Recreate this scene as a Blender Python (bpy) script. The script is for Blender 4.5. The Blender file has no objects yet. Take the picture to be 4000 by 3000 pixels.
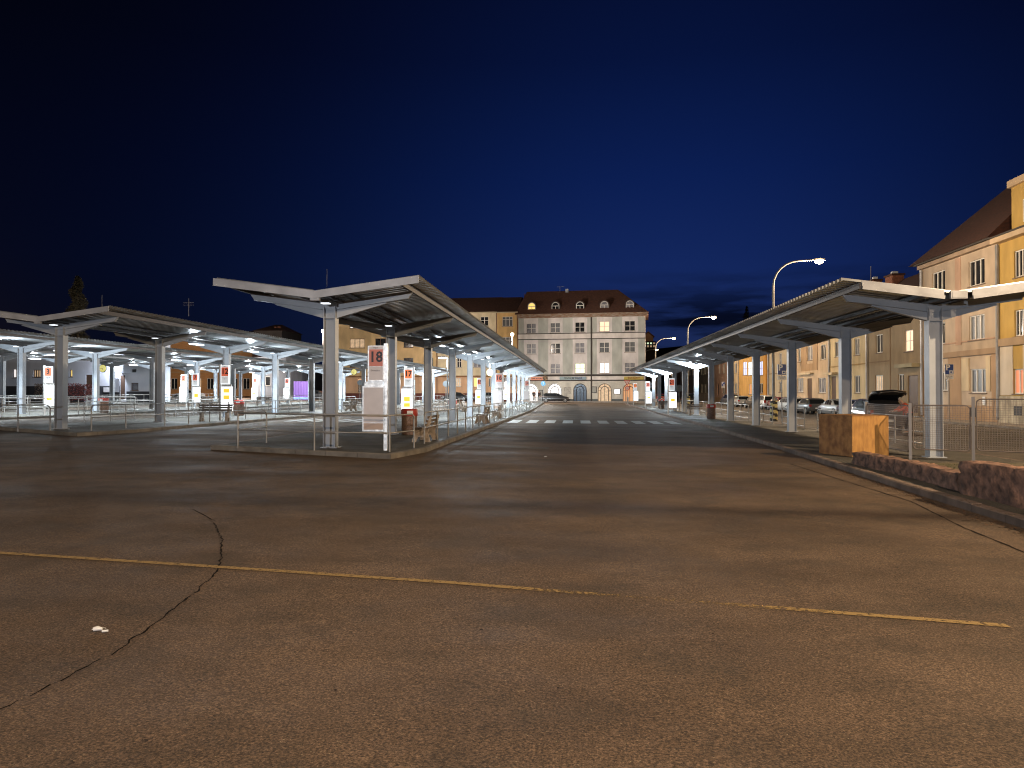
import bpy, math, random
from mathutils import Vector, Matrix
random.seed(7)
S = bpy.context.scene
COL = S.collection
R = math.radians
# ------------------------------------------------------------------ camera
F = 2900.0; CH = 1.754
PSI = math.atan(250 / F); PIT = math.atan(35 / F)
cam_d = bpy.data.cameras.new('camera'); cam = bpy.data.objects.new('camera', cam_d); COL.objects.link(cam)
cam.location = (0, 0, CH); cam.rotation_euler = (R(90) + PIT, 0, PSI)
cam_d.sensor_fit = 'HORIZONTAL'; cam_d.sensor_width = 36; cam_d.lens = 36 * F / 4000
cam_d.clip_start = .05; cam_d.clip_end = 3000
S.camera = cam
# ------------------------------------------------------------------ dusk sky
W = bpy.data.worlds.new('World'); S.world = W; W.use_nodes = True
nt = W.node_tree; nt.nodes.clear()
def N(t, **k):
    n = nt.nodes.new(t)
    for a, b in k.items(): setattr(n, a, b)
    return n
def M_(op, a, b=None, c=None, clamp=False):
    n = N('ShaderNodeMath', operation=op); n.use_clamp = clamp
    for i, x in enumerate((a, b, c)):
        if x is None: continue
        if isinstance(x, (int, float)): n.inputs[i].default_value = x
        else: nt.links.new(x, n.inputs[i])
    return n.outputs[0]
out = N('ShaderNodeOutputWorld'); bg = N('ShaderNodeBackground'); tc = N('ShaderNodeTexCoord')
sep = N('ShaderNodeSeparateXYZ'); nt.links.new(tc.outputs['Generated'], sep.inputs[0])
az = M_('ARCTAN2', sep.outputs[0], sep.outputs[1])
el = M_('ARCSINE', sep.outputs[2])
ramp = N('ShaderNodeValToRGB'); cr = ramp.color_ramp
nt.links.new(M_('MULTIPLY', el, 1.0), ramp.inputs[0])
cr.elements[0].position = 0.0; cr.elements[0].color = (.0100, .0190, .064, 1)
cr.elements[1].position = 0.62; cr.elements[1].color = (.0006, .0018, .012, 1)
for p, c in ((.07, (.0085, .0180, .074)), (.16, (.0056, .0175, .096)), (.28, (.0027, .0112, .073)), (.42, (.0013, .0055, .038))):
    e = cr.elements.new(p); e.color = (*c, 1)
# brightest towards the last glow, falling off to the left
da = M_('SUBTRACT', az, R(7))
lob = M_('POWER', 2.718, M_('MULTIPLY', M_('MULTIPLY', da, da), -5.5))
lob = M_('MULTIPLY_ADD', lob, .93, .07)
# clouds low over the roofs
mp = N('ShaderNodeMapping'); mp.inputs['Scale'].default_value = (5, 5, 34)
nt.links.new(tc.outputs['Generated'], mp.inputs[0])
ns = N('ShaderNodeTexNoise'); ns.inputs['Scale'].default_value = 1.3; ns.inputs['Detail'].default_value = 6; ns.inputs['Roughness'].default_value = .55
nt.links.new(mp.outputs[0], ns.inputs[0])
cm = N('ShaderNodeMapRange'); cm.inputs[1].default_value = .44; cm.inputs[2].default_value = .60
nt.links.new(ns.outputs[0], cm.inputs[0])
low = N('ShaderNodeMapRange'); low.inputs[1].default_value = .165; low.inputs[2].default_value = .10
nt.links.new(el, low.inputs[0])
azr = N('ShaderNodeMapRange'); azr.inputs[1].default_value = R(-4); azr.inputs[2].default_value = R(8)
nt.links.new(az, azr.inputs[0])
cloud = M_('MULTIPLY', M_('MULTIPLY', cm.outputs[0], low.outputs[0]), azr.outputs[0])
dark = M_('MULTIPLY_ADD', cloud, -.86, 1.0)
mul = N('ShaderNodeMix', data_type='RGBA', blend_type='MULTIPLY'); mul.inputs[0].default_value = 1
nt.links.new(ramp.outputs[0], mul.inputs[6])
nt.links.new(M_('MULTIPLY', lob, dark), mul.inputs[7])
# warm town glow low on the far left
gl = M_('MULTIPLY', M_('POWER', 2.718, M_('MULTIPLY', M_('POWER', M_('ADD', az, R(43)), 2.0), -90.0)),
        M_('POWER', 2.718, M_('MULTIPLY', M_('MAXIMUM', el, 0.0), -14.0)))
glc = N('ShaderNodeMix', data_type='RGBA', blend_type='MIX'); glc.inputs[6].default_value = (.0005, .0005, .0007, 1); glc.inputs[7].default_value = (.009, .0055, .004, 1)
nt.links.new(gl, glc.inputs[0])
addm = N('ShaderNodeMix', data_type='RGBA', blend_type='ADD'); addm.inputs[0].default_value = 1
nt.links.new(mul.outputs[2], addm.inputs[6]); nt.links.new(glc.outputs[2], addm.inputs[7])
nt.links.new(addm.outputs[2], bg.inputs[0]); bg.inputs[1].default_value = 1.12
nt.links.new(bg.outputs[0], out.inputs[0])
# ------------------------------------------------------------------ exposure
S.view_settings.view_transform = 'Standard'; S.view_settings.look = 'None'
S.view_settings.exposure = 0; S.view_settings.gamma = 1
S.render.engine = 'CYCLES'
S.cycles.max_bounces = 5; S.cycles.diffuse_bounces = 3; S.cycles.glossy_bounces = 3; S.cycles.transmission_bounces = 3
S.cycles.sample_clamp_indirect = 3; S.cycles.use_denoising = True; S.cycles.denoising_prefilter = 'ACCURATE'; S.cycles.pixel_filter_type = 'BLACKMAN_HARRIS'; S.cycles.filter_width = 1.1; S.cycles.caustics_reflective = False; S.cycles.caustics_refractive = False
WARM = (1.0, .73, .45); NEUT = (1.0, .86, .74); COOL = (.80, .92, 1.0)
P_STREET = 5400; P_CANOPY = 1450; P_FLOOD = 1100
# ------------------------------------------------------------------ pixel -> place helpers
fw = Vector((-math.sin(PSI) * math.cos(PIT), math.cos(PSI) * math.cos(PIT), math.sin(PIT)))
rt = Vector((math.cos(PSI), math.sin(PSI), 0)); up = rt.cross(fw)
def ray(u, v): return fw + rt * ((u - 2000) / F) - up * ((v - 1500) / F)
def g(x, y): return -0.0106 * x + .0042 * max(0.0, min(y, 140) - 65)
def gp(u, v, dz=0):
    d = ray(u, v); y = 30
    for _ in range(30):
        z0 = .0042 * max(0.0, min(y, 140) - 65)
        t = (dz + z0 - CH) / (d.z + .0106 * d.x); y = d.y * t
        if t < 0: break
    return (d.x * t, d.y * t)
def aX(u, X, v=1535):
    d = ray(u, v); t = X / d.x; return (X, d.y * t, CH + d.z * t)
def aY(u, Y, v=1535):
    d = ray(u, v); t = Y / d.y; return (d.x * t, Y, CH + d.z * t)
# ------------------------------------------------------------------ materials
MATS = {}
def mat(name, col=(.5, .5, .5), rough=.6, metal=0, var=0, vscale=3, bump=0, bscale=30, spec=.5, emit=None, es=1, alpha=1, col2=None, stretch=None, coat=0):
    if name in MATS: return MATS[name]
    m = bpy.data.materials.new(name); m.use_nodes = True; MATS[name] = m
    t = m.node_tree; b = t.nodes['Principled BSDF']
    b.inputs['Base Color'].default_value = (*col, 1); b.inputs['Roughness'].default_value = rough
    b.inputs['Metallic'].default_value = metal; b.inputs['Specular IOR Level'].default_value = spec
    if coat: b.inputs['Coat Weight'].default_value = coat; b.inputs['Coat Roughness'].default_value = .06
    src = None
    if var or bump or col2:
        tcn = t.nodes.new('ShaderNodeTexCoord'); mpn = t.nodes.new('ShaderNodeMapping')
        t.links.new(tcn.outputs['Object'], mpn.inputs[0])
        if stretch: mpn.inputs['Scale'].default_value = stretch
        src = mpn.outputs[0]
    if var or col2:
        n = t.nodes.new('ShaderNodeTexNoise'); n.inputs['Scale'].default_value = vscale; n.inputs['Detail'].default_value = 6
        t.links.new(src, n.inputs[0])
        r = t.nodes.new('ShaderNodeValToRGB'); t.links.new(n.outputs[0], r.inputs[0])
        r.color_ramp.elements[0].position = .34; r.color_ramp.elements[1].position = .66
        c2 = col2 or tuple(min(1, c * (1 + var)) for c in col); c1 = col if col2 else tuple(c * (1 - var) for c in col)
        r.color_ramp.elements[0].color = (*c1, 1); r.color_ramp.elements[1].color = (*c2, 1)
        t.links.new(r.outputs[0], b.inputs['Base Color'])
    if bump:
        n = t.nodes.new('ShaderNodeTexNoise'); n.inputs['Scale'].default_value = bscale; n.inputs['Detail'].default_value = 4
        t.links.new(src, n.inputs[0]); bp = t.nodes.new('ShaderNodeBump'); bp.inputs['Strength'].default_value = bump; bp.inputs['Distance'].default_value = .02
        t.links.new(n.outputs[0], bp.inputs['Height']); t.links.new(bp.outputs[0], b.inputs['Normal'])
    if emit:
        b.inputs['Emission Color'].default_value = (*emit, 1); b.inputs['Emission Strength'].default_value = es
        m.cycles.emission_sampling = 'NONE'
    return m
# ------------------------------------------------------------------ mesh helper
class MB:
    def __init__(s): s.v = []; s.f = []; s.m = []; s.sm = []
    def add(s, vs, fs, m=0, smooth=False):
        o = len(s.v); s.v += [tuple(p) for p in vs]
        for f in fs: s.f.append([o + i for i in f]); s.m.append(m); s.sm.append(smooth)
        return s
    def box(s, x0, x1, y0, y1, z0, z1, m=0):
        return s.add([(x0, y0, z0), (x1, y0, z0), (x1, y1, z0), (x0, y1, z0), (x0, y0, z1), (x1, y0, z1), (x1, y1, z1), (x0, y1, z1)],
                     [(0, 3, 2, 1), (4, 5, 6, 7), (0, 1, 5, 4), (1, 2, 6, 5), (2, 3, 7, 6), (3, 0, 4, 7)], m)
    def quad(s, a, b, c, d, m=0): return s.add([a, b, c, d], [(0, 1, 2, 3)], m)
    def bar(s, a, b, w, h, m=0, upv=(0, 0, 1)):
        a = Vector(a); b = Vector(b); d = (b - a).normalized(); u = Vector(upv)
        if abs(d.dot(u)) > .98: u = Vector((0, 1, 0))
        r = d.cross(u).normalized(); u = r.cross(d)
        P = [p + r * i * w / 2 + u * j * h / 2 for p in (a, b) for i, j in ((-1, -1), (1, -1), (1, 1), (-1, 1))]
        return s.add(P, [(0, 1, 2, 3), (4, 7, 6, 5), (0, 4, 5, 1), (1, 5, 6, 2), (2, 6, 7, 3), (3, 7, 4, 0)], m)
    def tube(s, pts, r, n=8, m=0, caps=True, closed=False):
        pts = [Vector(p) for p in pts]; k = len(pts); rr = r if isinstance(r, (list, tuple)) else [r] * k; vs = []; prev = None
        for i, p in enumerate(pts):
            d = (pts[min(i + 1, k - 1)] - pts[max(i - 1, 0)]).normalized() if not closed else (pts[(i + 1) % k] - pts[i - 1]).normalized()
            if prev is None: a = d.orthogonal().normalized()
            else: a = (prev - d * prev.dot(d)).normalized()
            prev = a; b = d.cross(a)
            vs += [p + (a * math.cos(2 * math.pi * j / n) + b * math.sin(2 * math.pi * j / n)) * rr[i] for j in range(n)]
        fs = [(i * n + j, i * n + (j + 1) % n, ((i + 1) % k) * n + (j + 1) % n, ((i + 1) % k) * n + j) for i in range(k if closed else k - 1) for j in range(n)]
        s.add(vs, fs, m, True)
        if caps and not closed: s.add(vs[:n], [tuple(range(n))[::-1]], m); s.add(vs[-n:], [tuple(range(n))], m)
        return s
    def prism(s, poly, p, ax, ay, ad, m=0):
        """poly 2D in axes ax, ay from point p, extruded by vector ad"""
        p = Vector(p); ax = Vector(ax); ay = Vector(ay); ad = Vector(ad); n = len(poly)
        v = [p + ax * a + ay * b for a, b in poly]; v += [q + ad for q in v]
        return s.add(v, [tuple(range(n))[::-1], tuple(range(n, 2 * n))] + [(i, (i + 1) % n, n + (i + 1) % n, n + i) for i in range(n)], m)
    def disc(s, c, r, nrm, th, n=20, m=0):
        nrm = Vector(nrm).normalized(); a = nrm.orthogonal().normalized(); b = nrm.cross(a)
        if abs(nrm.z) < .5: a = Vector((0, 0, 1)); b = nrm.cross(a)
        return s.prism([(r * math.cos(2 * math.pi * i / n), r * math.sin(2 * math.pi * i / n)) for i in range(n)], Vector(c), a, b, nrm * th, m)
    def build(s, name, mats, parent=None, loc=None, rz=0):
        me = bpy.data.meshes.new(name); me.from_pydata(s.v, [], s.f)
        if not isinstance(mats, (list, tuple)): mats = [mats]
        for q in mats: me.materials.append(q)
        me.polygons.foreach_set('material_index', s.m); me.polygons.foreach_set('use_smooth', s.sm); me.update()
        o = bpy.data.objects.new(name, me); COL.objects.link(o)
        if parent: o.parent = parent
        if loc: o.location = loc
        o.rotation_euler.z = rz
        return o
def tag(o, label=None, cat=None, group=None, kind=None):
    if label: o['label'] = label
    if cat: o['category'] = cat
    if group: o['group'] = group
    if kind: o['kind'] = kind
    return o
def thing(name, label, cat, loc=(0, 0, 0), rz=0, group=None):
    o = bpy.data.objects.new(name, None); COL.objects.link(o); o.location = loc; o.rotation_euler.z = rz; o.empty_display_size = .2
    return tag(o, label, cat, group)
def struct(name, mb, m): return tag(mb.build(name, m), kind='structure')
def copy_tree(o, parent=None):
    c = o.copy(); COL.objects.link(c); c.parent = parent
    for ch in list(o.children): copy_tree(ch, c)
    return c
def inst(proto, used, loc, rz, label):
    o = proto if not used else copy_tree(proto)
    used.append(1); o.location = loc; o.rotation_euler.z = rz; o['label'] = label
    return o
def lamp(parent, loc, power, col, r=.12, spot=None, rot=None):
    l = bpy.data.lights.new('lamp_light', 'SPOT' if spot else 'POINT'); l.energy = power; l.color = col; l.shadow_soft_size = r
    if spot: l.spot_size = R(spot); l.spot_blend = .6
    o = bpy.data.objects.new('lamp_light', l); COL.objects.link(o); o.location = loc
    if rot: o.rotation_euler = rot
    if parent: o.parent = parent
    return o
_fonts = {}
def text(txt, size, name, m, parent, loc, rot, align='CENTER', ext=.003, bold=0, sx=1):
    c = bpy.data.curves.new(name, 'FONT'); c.body = txt; c.size = size; c.extrude = ext; c.offset = bold; c.align_x = align; c.align_y = 'CENTER'; c.resolution_u = 2
    tmp = bpy.data.objects.new('tmp', c); COL.objects.link(tmp); bpy.context.view_layer.update()
    me = bpy.data.meshes.new_from_object(tmp.evaluated_get(bpy.context.evaluated_depsgraph_get()))
    bpy.data.objects.remove(tmp); bpy.data.curves.remove(c)
    me.name = name; me.materials.clear(); me.materials.append(m)
    o = bpy.data.objects.new(name, me); COL.objects.link(o); o.parent = parent; o.location = loc; o.rotation_euler = rot; o.scale = (sx, 1, 1)
    return o

# ================================================================== SETTING
# asphalt with fine aggregate, damp smooth patches, oil stains
def asphalt(name, base, dampc=.22):
    m = bpy.data.materials.new(name); m.use_nodes = True; t = m.node_tree; b = t.nodes['Principled BSDF']; L = t.links.new
    tcn = t.nodes.new('ShaderNodeTexCoord'); P = tcn.outputs['Object']
    def noise(sc, det=4, rough=.6, vec=P):
        n = t.nodes.new('ShaderNodeTexNoise'); n.inputs['Scale'].default_value = sc; n.inputs['Detail'].default_value = det; n.inputs['Roughness'].default_value = rough; L(vec, n.inputs[0]); return n.outputs[0]
    def mr(x, a, b_, c=0, d=1):
        n = t.nodes.new('ShaderNodeMapRange'); n.inputs[1].default_value = a; n.inputs[2].default_value = b_; n.inputs[3].default_value = c; n.inputs[4].default_value = d; L(x, n.inputs[0]); return n.outputs[0]
    def mix(f, a, b_, bt='MIX'):
        n = t.nodes.new('ShaderNodeMix'); n.data_type = 'RGBA'; n.blend_type = bt
        for i, x in ((0, f), (6, a), (7, b_)):
            if isinstance(x, (int, float)): n.inputs[i].default_value = x
            elif isinstance(x, tuple): n.inputs[i].default_value = (*x, 1)
            else: L(x, n.inputs[i])
        return n.outputs[2]
    mpn = t.nodes.new('ShaderNodeMapping'); mpn.inputs['Scale'].default_value = (.7, 1.0, 1); mpn.inputs['Rotation'].default_value = (0, 0, R(12)); L(P, mpn.inputs[0])
    big = mr(noise(.55, 5, .6, mpn.outputs[0]), .35, .68)
    mid = mr(noise(2.3, 5, .65), .33, .68)
    fine = mr(noise(70, 4, .85), .40, .62)
    c = mix(big, tuple(x * .60 for x in base), tuple(x * 1.22 for x in base))
    c = mix(mr(mid, 0, 1, 0, .45), c, tuple(x * .75 for x in base))
    c = mix(1.0, c, mix(fine, (.35, .36, .38), (1.7, 1.62, 1.5)), 'MULTIPLY')
    vo = t.nodes.new('ShaderNodeTexVoronoi'); vo.inputs['Scale'].default_value = 34; L(P, vo.inputs[0])
    spk = mr(vo.outputs['Distance'], .16, .10)
    gate = mr(noise(7, 2), .52, .6)
    mm = t.nodes.new('ShaderNodeMath'); mm.operation = 'MULTIPLY'; L(spk, mm.inputs[0]); L(gate, mm.inputs[1])
    c = mix(mm.outputs[0], c, (.30, .25, .17))
    v2 = t.nodes.new('ShaderNodeTexVoronoi'); v2.inputs['Scale'].default_value = 85; L(P, v2.inputs[0])
    sv = t.nodes.new('ShaderNodeSeparateColor'); L(v2.outputs['Color'], sv.inputs[0])
    c = mix(1.0, c, mix(mr(sv.outputs[0], .15, .95), (.68, .68, .66), (1.35, 1.33, 1.28)), 'MULTIPLY')
    blot = mr(noise(1.15, 6, .62), .50, .63); c = mix(mr(blot, 0, 1, 0, .30), c, (.035, .033, .028))
    L(c, b.inputs['Base Color'])
    # dark worn blotches polished by tyres
    rg = mr(noise(.4, 4, .6, mpn.outputs[0]), .35, .65, .60, .92)
    L(rg, b.inputs['Roughness']); b.inputs['Specular IOR Level'].default_value = dampc
    bp = t.nodes.new('ShaderNodeBump'); bp.inputs['Strength'].default_value = .8; bp.inputs['Distance'].default_value = .012
    ad = t.nodes.new('ShaderNodeMath'); ad.operation = 'ADD'; L(noise(38, 5, .75), ad.inputs[0]); L(noise(3, 3), ad.inputs[1])
    L(ad.outputs[0], bp.inputs['Height']); L(bp.outputs[0], b.inputs['Normal'])
    return m
M_ASP = asphalt('asphalt_material', (.134, .098, .073)); M_ASP2 = asphalt('platform_asphalt_material', (.115, .112, .105), .2)
M_STREET = asphalt('street_asphalt_material', (.12, .105, .095), .4)
M_PALE = asphalt('patch_material', (.125, .115, .10), .4)
M_KERB = mat('kerb_concrete', (.17, .15, .125), .85, var=.3, vscale=2.2, bump=.4, bscale=40)
M_PAVE = mat('paving', (.28, .25, .22), .85, var=.15, vscale=6, bump=.2)
gm = MB()
xs = [-900, -200, -60, -20, 0, 11.4, 24.3, 60, 200, 900]; ys = [-60, 0, 65, 140, 1500]
for i in range(len(xs) - 1):
    for j in range(len(ys) - 1):
        q = [(xs[i], ys[j]), (xs[i + 1], ys[j]), (xs[i + 1], ys[j + 1]), (xs[i], ys[j + 1])]
        gm.add([(a, b, g(max(-80, min(80, a)), b)) for a, b in q], [(0, 1, 2, 3)])
struct('ground', gm, M_ASP)
def sheet(poly, dz, name, m, ny=None):
    """flat patch following the ground, subdivided along y"""
    mb = MB()
    for (xa, xb, y0, y1) in poly:
        cuts = [y0] + [c for c in (65, 140) if y0 < c < y1] + [y1]
        for a, b in zip(cuts, cuts[1:]):
            mb.quad((xa, a, g(xa, a) + dz), (xb, a, g(xb, a) + dz), (xb, b, g(xb, b) + dz), (xa, b, g(xa, b) + dz))
    return struct(name, mb, m)
sheet([(11.6, 24.3, 10, 230)], .006, 'street', M_STREET)
# platforms: outline polygons (x,y) with a kerb ring
M_KERBD = mat('kerb_dark', (.16, .115, .09), .9, var=.35, vscale=2.2, bump=.5, bscale=40)
def platform(left, right, name, m, km=None):
    """left/right: lists of (x,y) edges from front to back with equal count"""
    top = MB(); kb = MB(); kw = .16; hz = .13
    n = len(left)
    for i in range(n - 1):
        a, b, c, d = left[i], right[i], right[i + 1], left[i + 1]
        ins = [(a[0] + kw, a[1]), (b[0] - kw, b[1]), (c[0] - kw, c[1]), (d[0] + kw, d[1])]
        if i == 0: ins[0] = (ins[0][0], ins[0][1] + kw); ins[1] = (ins[1][0], ins[1][1] + kw)
        top.add([(p[0], p[1], g(*p) + hz - .004) for p in ins], [(0, 1, 2, 3)])
    ring = list(reversed(left)) + right
    inner = []
    for k, (x, y) in enumerate(ring):
        isl = k < n; front = (k == n - 1 or k == n)
        inner.append((x + (kw if isl else -kw), y + (kw if front else 0)))
    for k in range(len(ring) - 1):
        (x0, y0), (x1, y1) = ring[k], ring[k + 1]; (a0, b0), (a1, b1) = inner[k], inner[k + 1]
        L = math.hypot(x1 - x0, y1 - y0); ns_ = max(1, round(L / 1.0))
        for j in range(ns_):
            t0 = j / ns_ + (.012 / L if ns_ > 1 else 0); t1 = (j + 1) / ns_
            P = [(x0 + (x1 - x0) * t, y0 + (y1 - y0) * t) for t in (t0, t1)]; Q = [(a0 + (a1 - a0) * t, b0 + (b1 - b0) * t) for t in (t0, t1)]
            dz = random.uniform(-.006, .006)
            v = [(P[0][0], P[0][1], g(*P[0]) - .02), (P[1][0], P[1][1], g(*P[1]) - .02), (P[1][0], P[1][1], g(*P[1]) + hz - .02 + dz), (P[0][0], P[0][1], g(*P[0]) + hz - .02 + dz)]
            def cham(p, q, f=.18): return (p[0] + (q[0] - p[0]) * f, p[1] + (q[1] - p[1]) * f)
            c0 = cham(P[0], Q[0]); c1 = cham(P[1], Q[1])
            v += [(c1[0], c1[1], g(*c1) + hz + dz), (c0[0], c0[1], g(*c0) + hz + dz), (Q[1][0], Q[1][1], g(*Q[1]) + hz + dz), (Q[0][0], Q[0][1], g(*Q[0]) + hz + dz), (Q[1][0], Q[1][1], g(*Q[1]) - .02), (Q[0][0], Q[0][1], g(*Q[0]) - .02)]
            kb.add(v, [(0, 1, 2, 3), (3, 2, 4, 5), (5, 4, 6, 7), (7, 6, 8, 9), (0, 3, 5, 7, 9), (1, 8, 6, 4, 2)])
    struct(name, top, m); struct('kerb', kb, km or M_KERB)
platform([(-10.55, 20.7), (-10.5, 30), (-10.3, 65), (-10.0, 107)], [(-4.75, 18.75), (-4.3, 21.2), (-4.1, 65), (-4.6, 107)], 'platform', M_ASP2)
platform([(-23.4, 28.3), (-23.4, 40), (-23.2, 65), (-23, 107)], [(-17.9, 25.3), (-17.4, 28), (-17.2, 65), (-17.4, 107)], 'platform', M_ASP2)
platform([(-36.5, 34), (-36.5, 50), (-36.4, 65), (-36.4, 106)], [(-30.6, 32), (-30.4, 36), (-30.4, 65), (-30.4, 106)], 'platform', M_ASP2)
platform([(-48.5, 40), (-48.5, 50), (-48.5, 65), (-48.5, 106)], [(-42.6, 38), (-42.4, 42), (-42.4, 65), (-42.4, 106)], 'platform', M_ASP2)
platform([(5.75, 7.0), (6.0, 11), (6.1, 14.8), (6.6, 26), (6.95, 46), (7.1, 65), (7.1, 112)], [(11.55, 7.0), (11.55, 11), (11.55, 14.8), (11.55, 26), (11.55, 46), (11.55, 65), (11.55, 112)], 'platform', M_ASP2, M_KERBD)
platform([(24.4, 12), (24.4, 65), (24.4, 230)], [(27.75, 12), (27.75, 65), (27.75, 230)], 'pavement', M_PAVE)
# pavement in front of the far facades
fp = MB()
for xa, xb in ((-46, 12.6),):
    fp.box(xa, xb, 121.3, 130, .1, g(0, 122) + .14)
struct('pavement', fp, M_PAVE)
# raised earth bed behind the low wall with grass
M_SOIL = mat('soil', (.13, .10, .07), .95, col2=(.07, .075, .035), vscale=4, bump=.6, bscale=25)
bed = MB()
for (xa, xb, y0, y1, h0, h1) in ((6.95, 11.5, 6, 13.9, .50, .36), (6.95, 11.5, 13.9, 18.9, .24, .06)):
    bed.add([(xa, y0, .0), (xb, y0, 0), (xb, y1, 0), (xa, y1, 0), (xa, y0, h0), (xb, y0, h0), (xb, y1, h1), (xa, y1, h1)], [(4, 5, 6, 7), (0, 1, 5, 4), (1, 2, 6, 5), (2, 3, 7, 6), (3, 0, 4, 7)])
struct('terrain', bed, M_SOIL)
gr = MB()
for _ in range(2600):
    y = random.uniform(7, 18.6); x = 7.0 + abs(random.gauss(0, .9)) if random.random() < .6 else random.uniform(7, 11.3)
    if x > 11.3: continue
    z = (.50 - (y - 6) / 7.9 * .14 if y < 13.9 else .24 - (y - 13.9) / 5 * .18) - .003; h = random.uniform(.015, .06); a = random.uniform(0, 6.28); w = .006; dx, dy = math.cos(a) * w, math.sin(a) * w; l = random.uniform(-.04, .04)
    gr.add([(x - dx, y - dy, z), (x + dx, y + dy, z), (x + l, y + l * .6, z + h)], [(0, 1, 2)])
tag(gr.build('grass', mat('grass_blades', (.045, .06, .015), .8, col2=(.09, .085, .03), vscale=2)), 'short tufts of grass along the top of the low rubble wall', 'grass', kind='stuff')
# road markings
M_WHITE = mat('road_paint', (.46, .46, .44), .7, var=.25, vscale=9, bump=.3, bscale=50)
M_WORN = mat('worn_paint', (.20, .195, .185), .75, var=.3, vscale=9)
cw = MB()
for i in range(10):
    x0 = -3.95 + i * 1.055; y0 = 42.3 + (x0 + 3.95) * .13
    cw.quad(*[(x, y, g(x, y) + .008) for x, y in ((x0, y0), (x0 + .6, y0 + .07), (x0 + .6, y0 + 4.6), (x0, y0 + 4.5))])
struct('crosswalk', cw, M_WHITE)
cw2 = MB()
for i in range(8):
    x0 = -16.2 + i * .75; y0 = 40
    cw2.quad(*[(x, y, g(x, y) + .008) for x, y in ((x0, y0), (x0 + .42, y0), (x0 + .42, y0 + 4.5), (x0, y0 + 4.5))])
struct('crosswalk', cw2, M_WHITE)
ln = MB()
for (xa, xb, ya, yb, w) in ((-4.2, -.8, 53.2, 54.1, .5), (2.3, 6.5, 55.2, 57, .5), (2.3, 6.5, 51.4, 52.6, .3), (-4.2, -.8, 50.4, 51.2, .3)):
    ln.quad(*[(x, y, g(x, y) + .007) for x, y in ((xa, ya), (xb, yb), (xb, yb + w), (xa, ya + w))])
struct('road_marking', ln, M_WORN)
pt = MB()
for (xa, xb, ya, yb, w) in ((-4.1, -.9, 31.0, 28.9, 1.5), (-4.15, -.85, 24.2, 22.9, .9), (-16.5, -11, 47, 47, .6), (-16.8, -11, 33, 33, .5)):
    pt.quad(*[(x, y, g(x, y) + .005) for x, y in ((xa, ya), (xb, yb), (xb, yb + w), (xa, ya + w))])
struct('asphalt_patch', pt, M_PALE)
sl = MB()
for (xa, xb, ya, yb) in ((11.95, 12.1, 12, 220), (23.0, 23.1, 12, 40)):
    sl.quad(*[(x, y, g(x, min(y, 64.9)) + .012) for x, y in ((xa, ya), (xb, ya), (xb, 64.9), (xa, 64.9))])
for y in range(20, 64, 6): sl.quad(*[(x, yy, g(x, yy) + .012) for x, yy in ((19.3, y), (22.6, y - 1.6), (22.6, y - 1.5), (19.3, y + .1))])
struct('road_marking', sl, M_WHITE)
# worn yellow line with flaking edge
def yellow_mat():
    m = mat('yellow_line_paint', (.29, .195, .07), .85); t = m.node_tree; b = t.nodes['Principled BSDF']; L = t.links.new
    tcn = t.nodes.new('ShaderNodeTexCoord'); n = t.nodes.new('ShaderNodeTexNoise'); n.inputs['Scale'].default_value = 26; n.inputs['Detail'].default_value = 6; n.inputs['Roughness'].default_value = .75; L(tcn.outputs['Object'], n.inputs[0])
    n2 = t.nodes.new('ShaderNodeTexNoise'); n2.inputs['Scale'].default_value = 1.1; L(tcn.outputs['Object'], n2.inputs[0])
    sx = t.nodes.new('ShaderNodeSeparateXYZ'); L(tcn.outputs['Object'], sx.inputs[0])
    # wear concentrated where wheels cross (x 0.2..1.8)
    w = t.nodes.new('ShaderNodeMath'); w.operation = 'SUBTRACT'; L(sx.outputs[0], w.inputs[0]); w.inputs[1].default_value = .75
    w2 = t.nodes.new('ShaderNodeMath'); w2.operation = 'ABSOLUTE'; L(w.outputs[0], w2.inputs[0])
    mrn = t.nodes.new('ShaderNodeMapRange'); mrn.inputs[1].default_value = .2; mrn.inputs[2].default_value = 1.5; mrn.inputs[3].default_value = .53; mrn.inputs[4].default_value = .39; L(w2.outputs[0], mrn.inputs[0])
    gt = t.nodes.new('ShaderNodeMath'); gt.operation = 'SUBTRACT'; L(n.outputs[0], gt.inputs[0]); L(mrn.outputs[0], gt.inputs[1])
    sc = t.nodes.new('ShaderNodeMath'); sc.operation = 'MULTIPLY'; sc.use_clamp = True; L(gt.outputs[0], sc.inputs[0]); sc.inputs[1].default_value = 14
    L(sc.outputs[0], b.inputs['Alpha'])
    return m
yl = MB()
YP = [(-9, 7.75), (-6.05, 7.36), (-3.6, 7.07), (-1.12, 6.75), (.02, 6.55), (1.6, 6.30), (3.3, 6.02)]
for (a, b), (c, d) in zip(YP, YP[1:]):
    yl.quad(*[(x, y, g(x, y) + .006) for x, y in ((a, b - .045), (c, d - .045), (c, d + .045), (a, b + .045))])
struct('road_marking', yl, yellow_mat())
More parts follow.
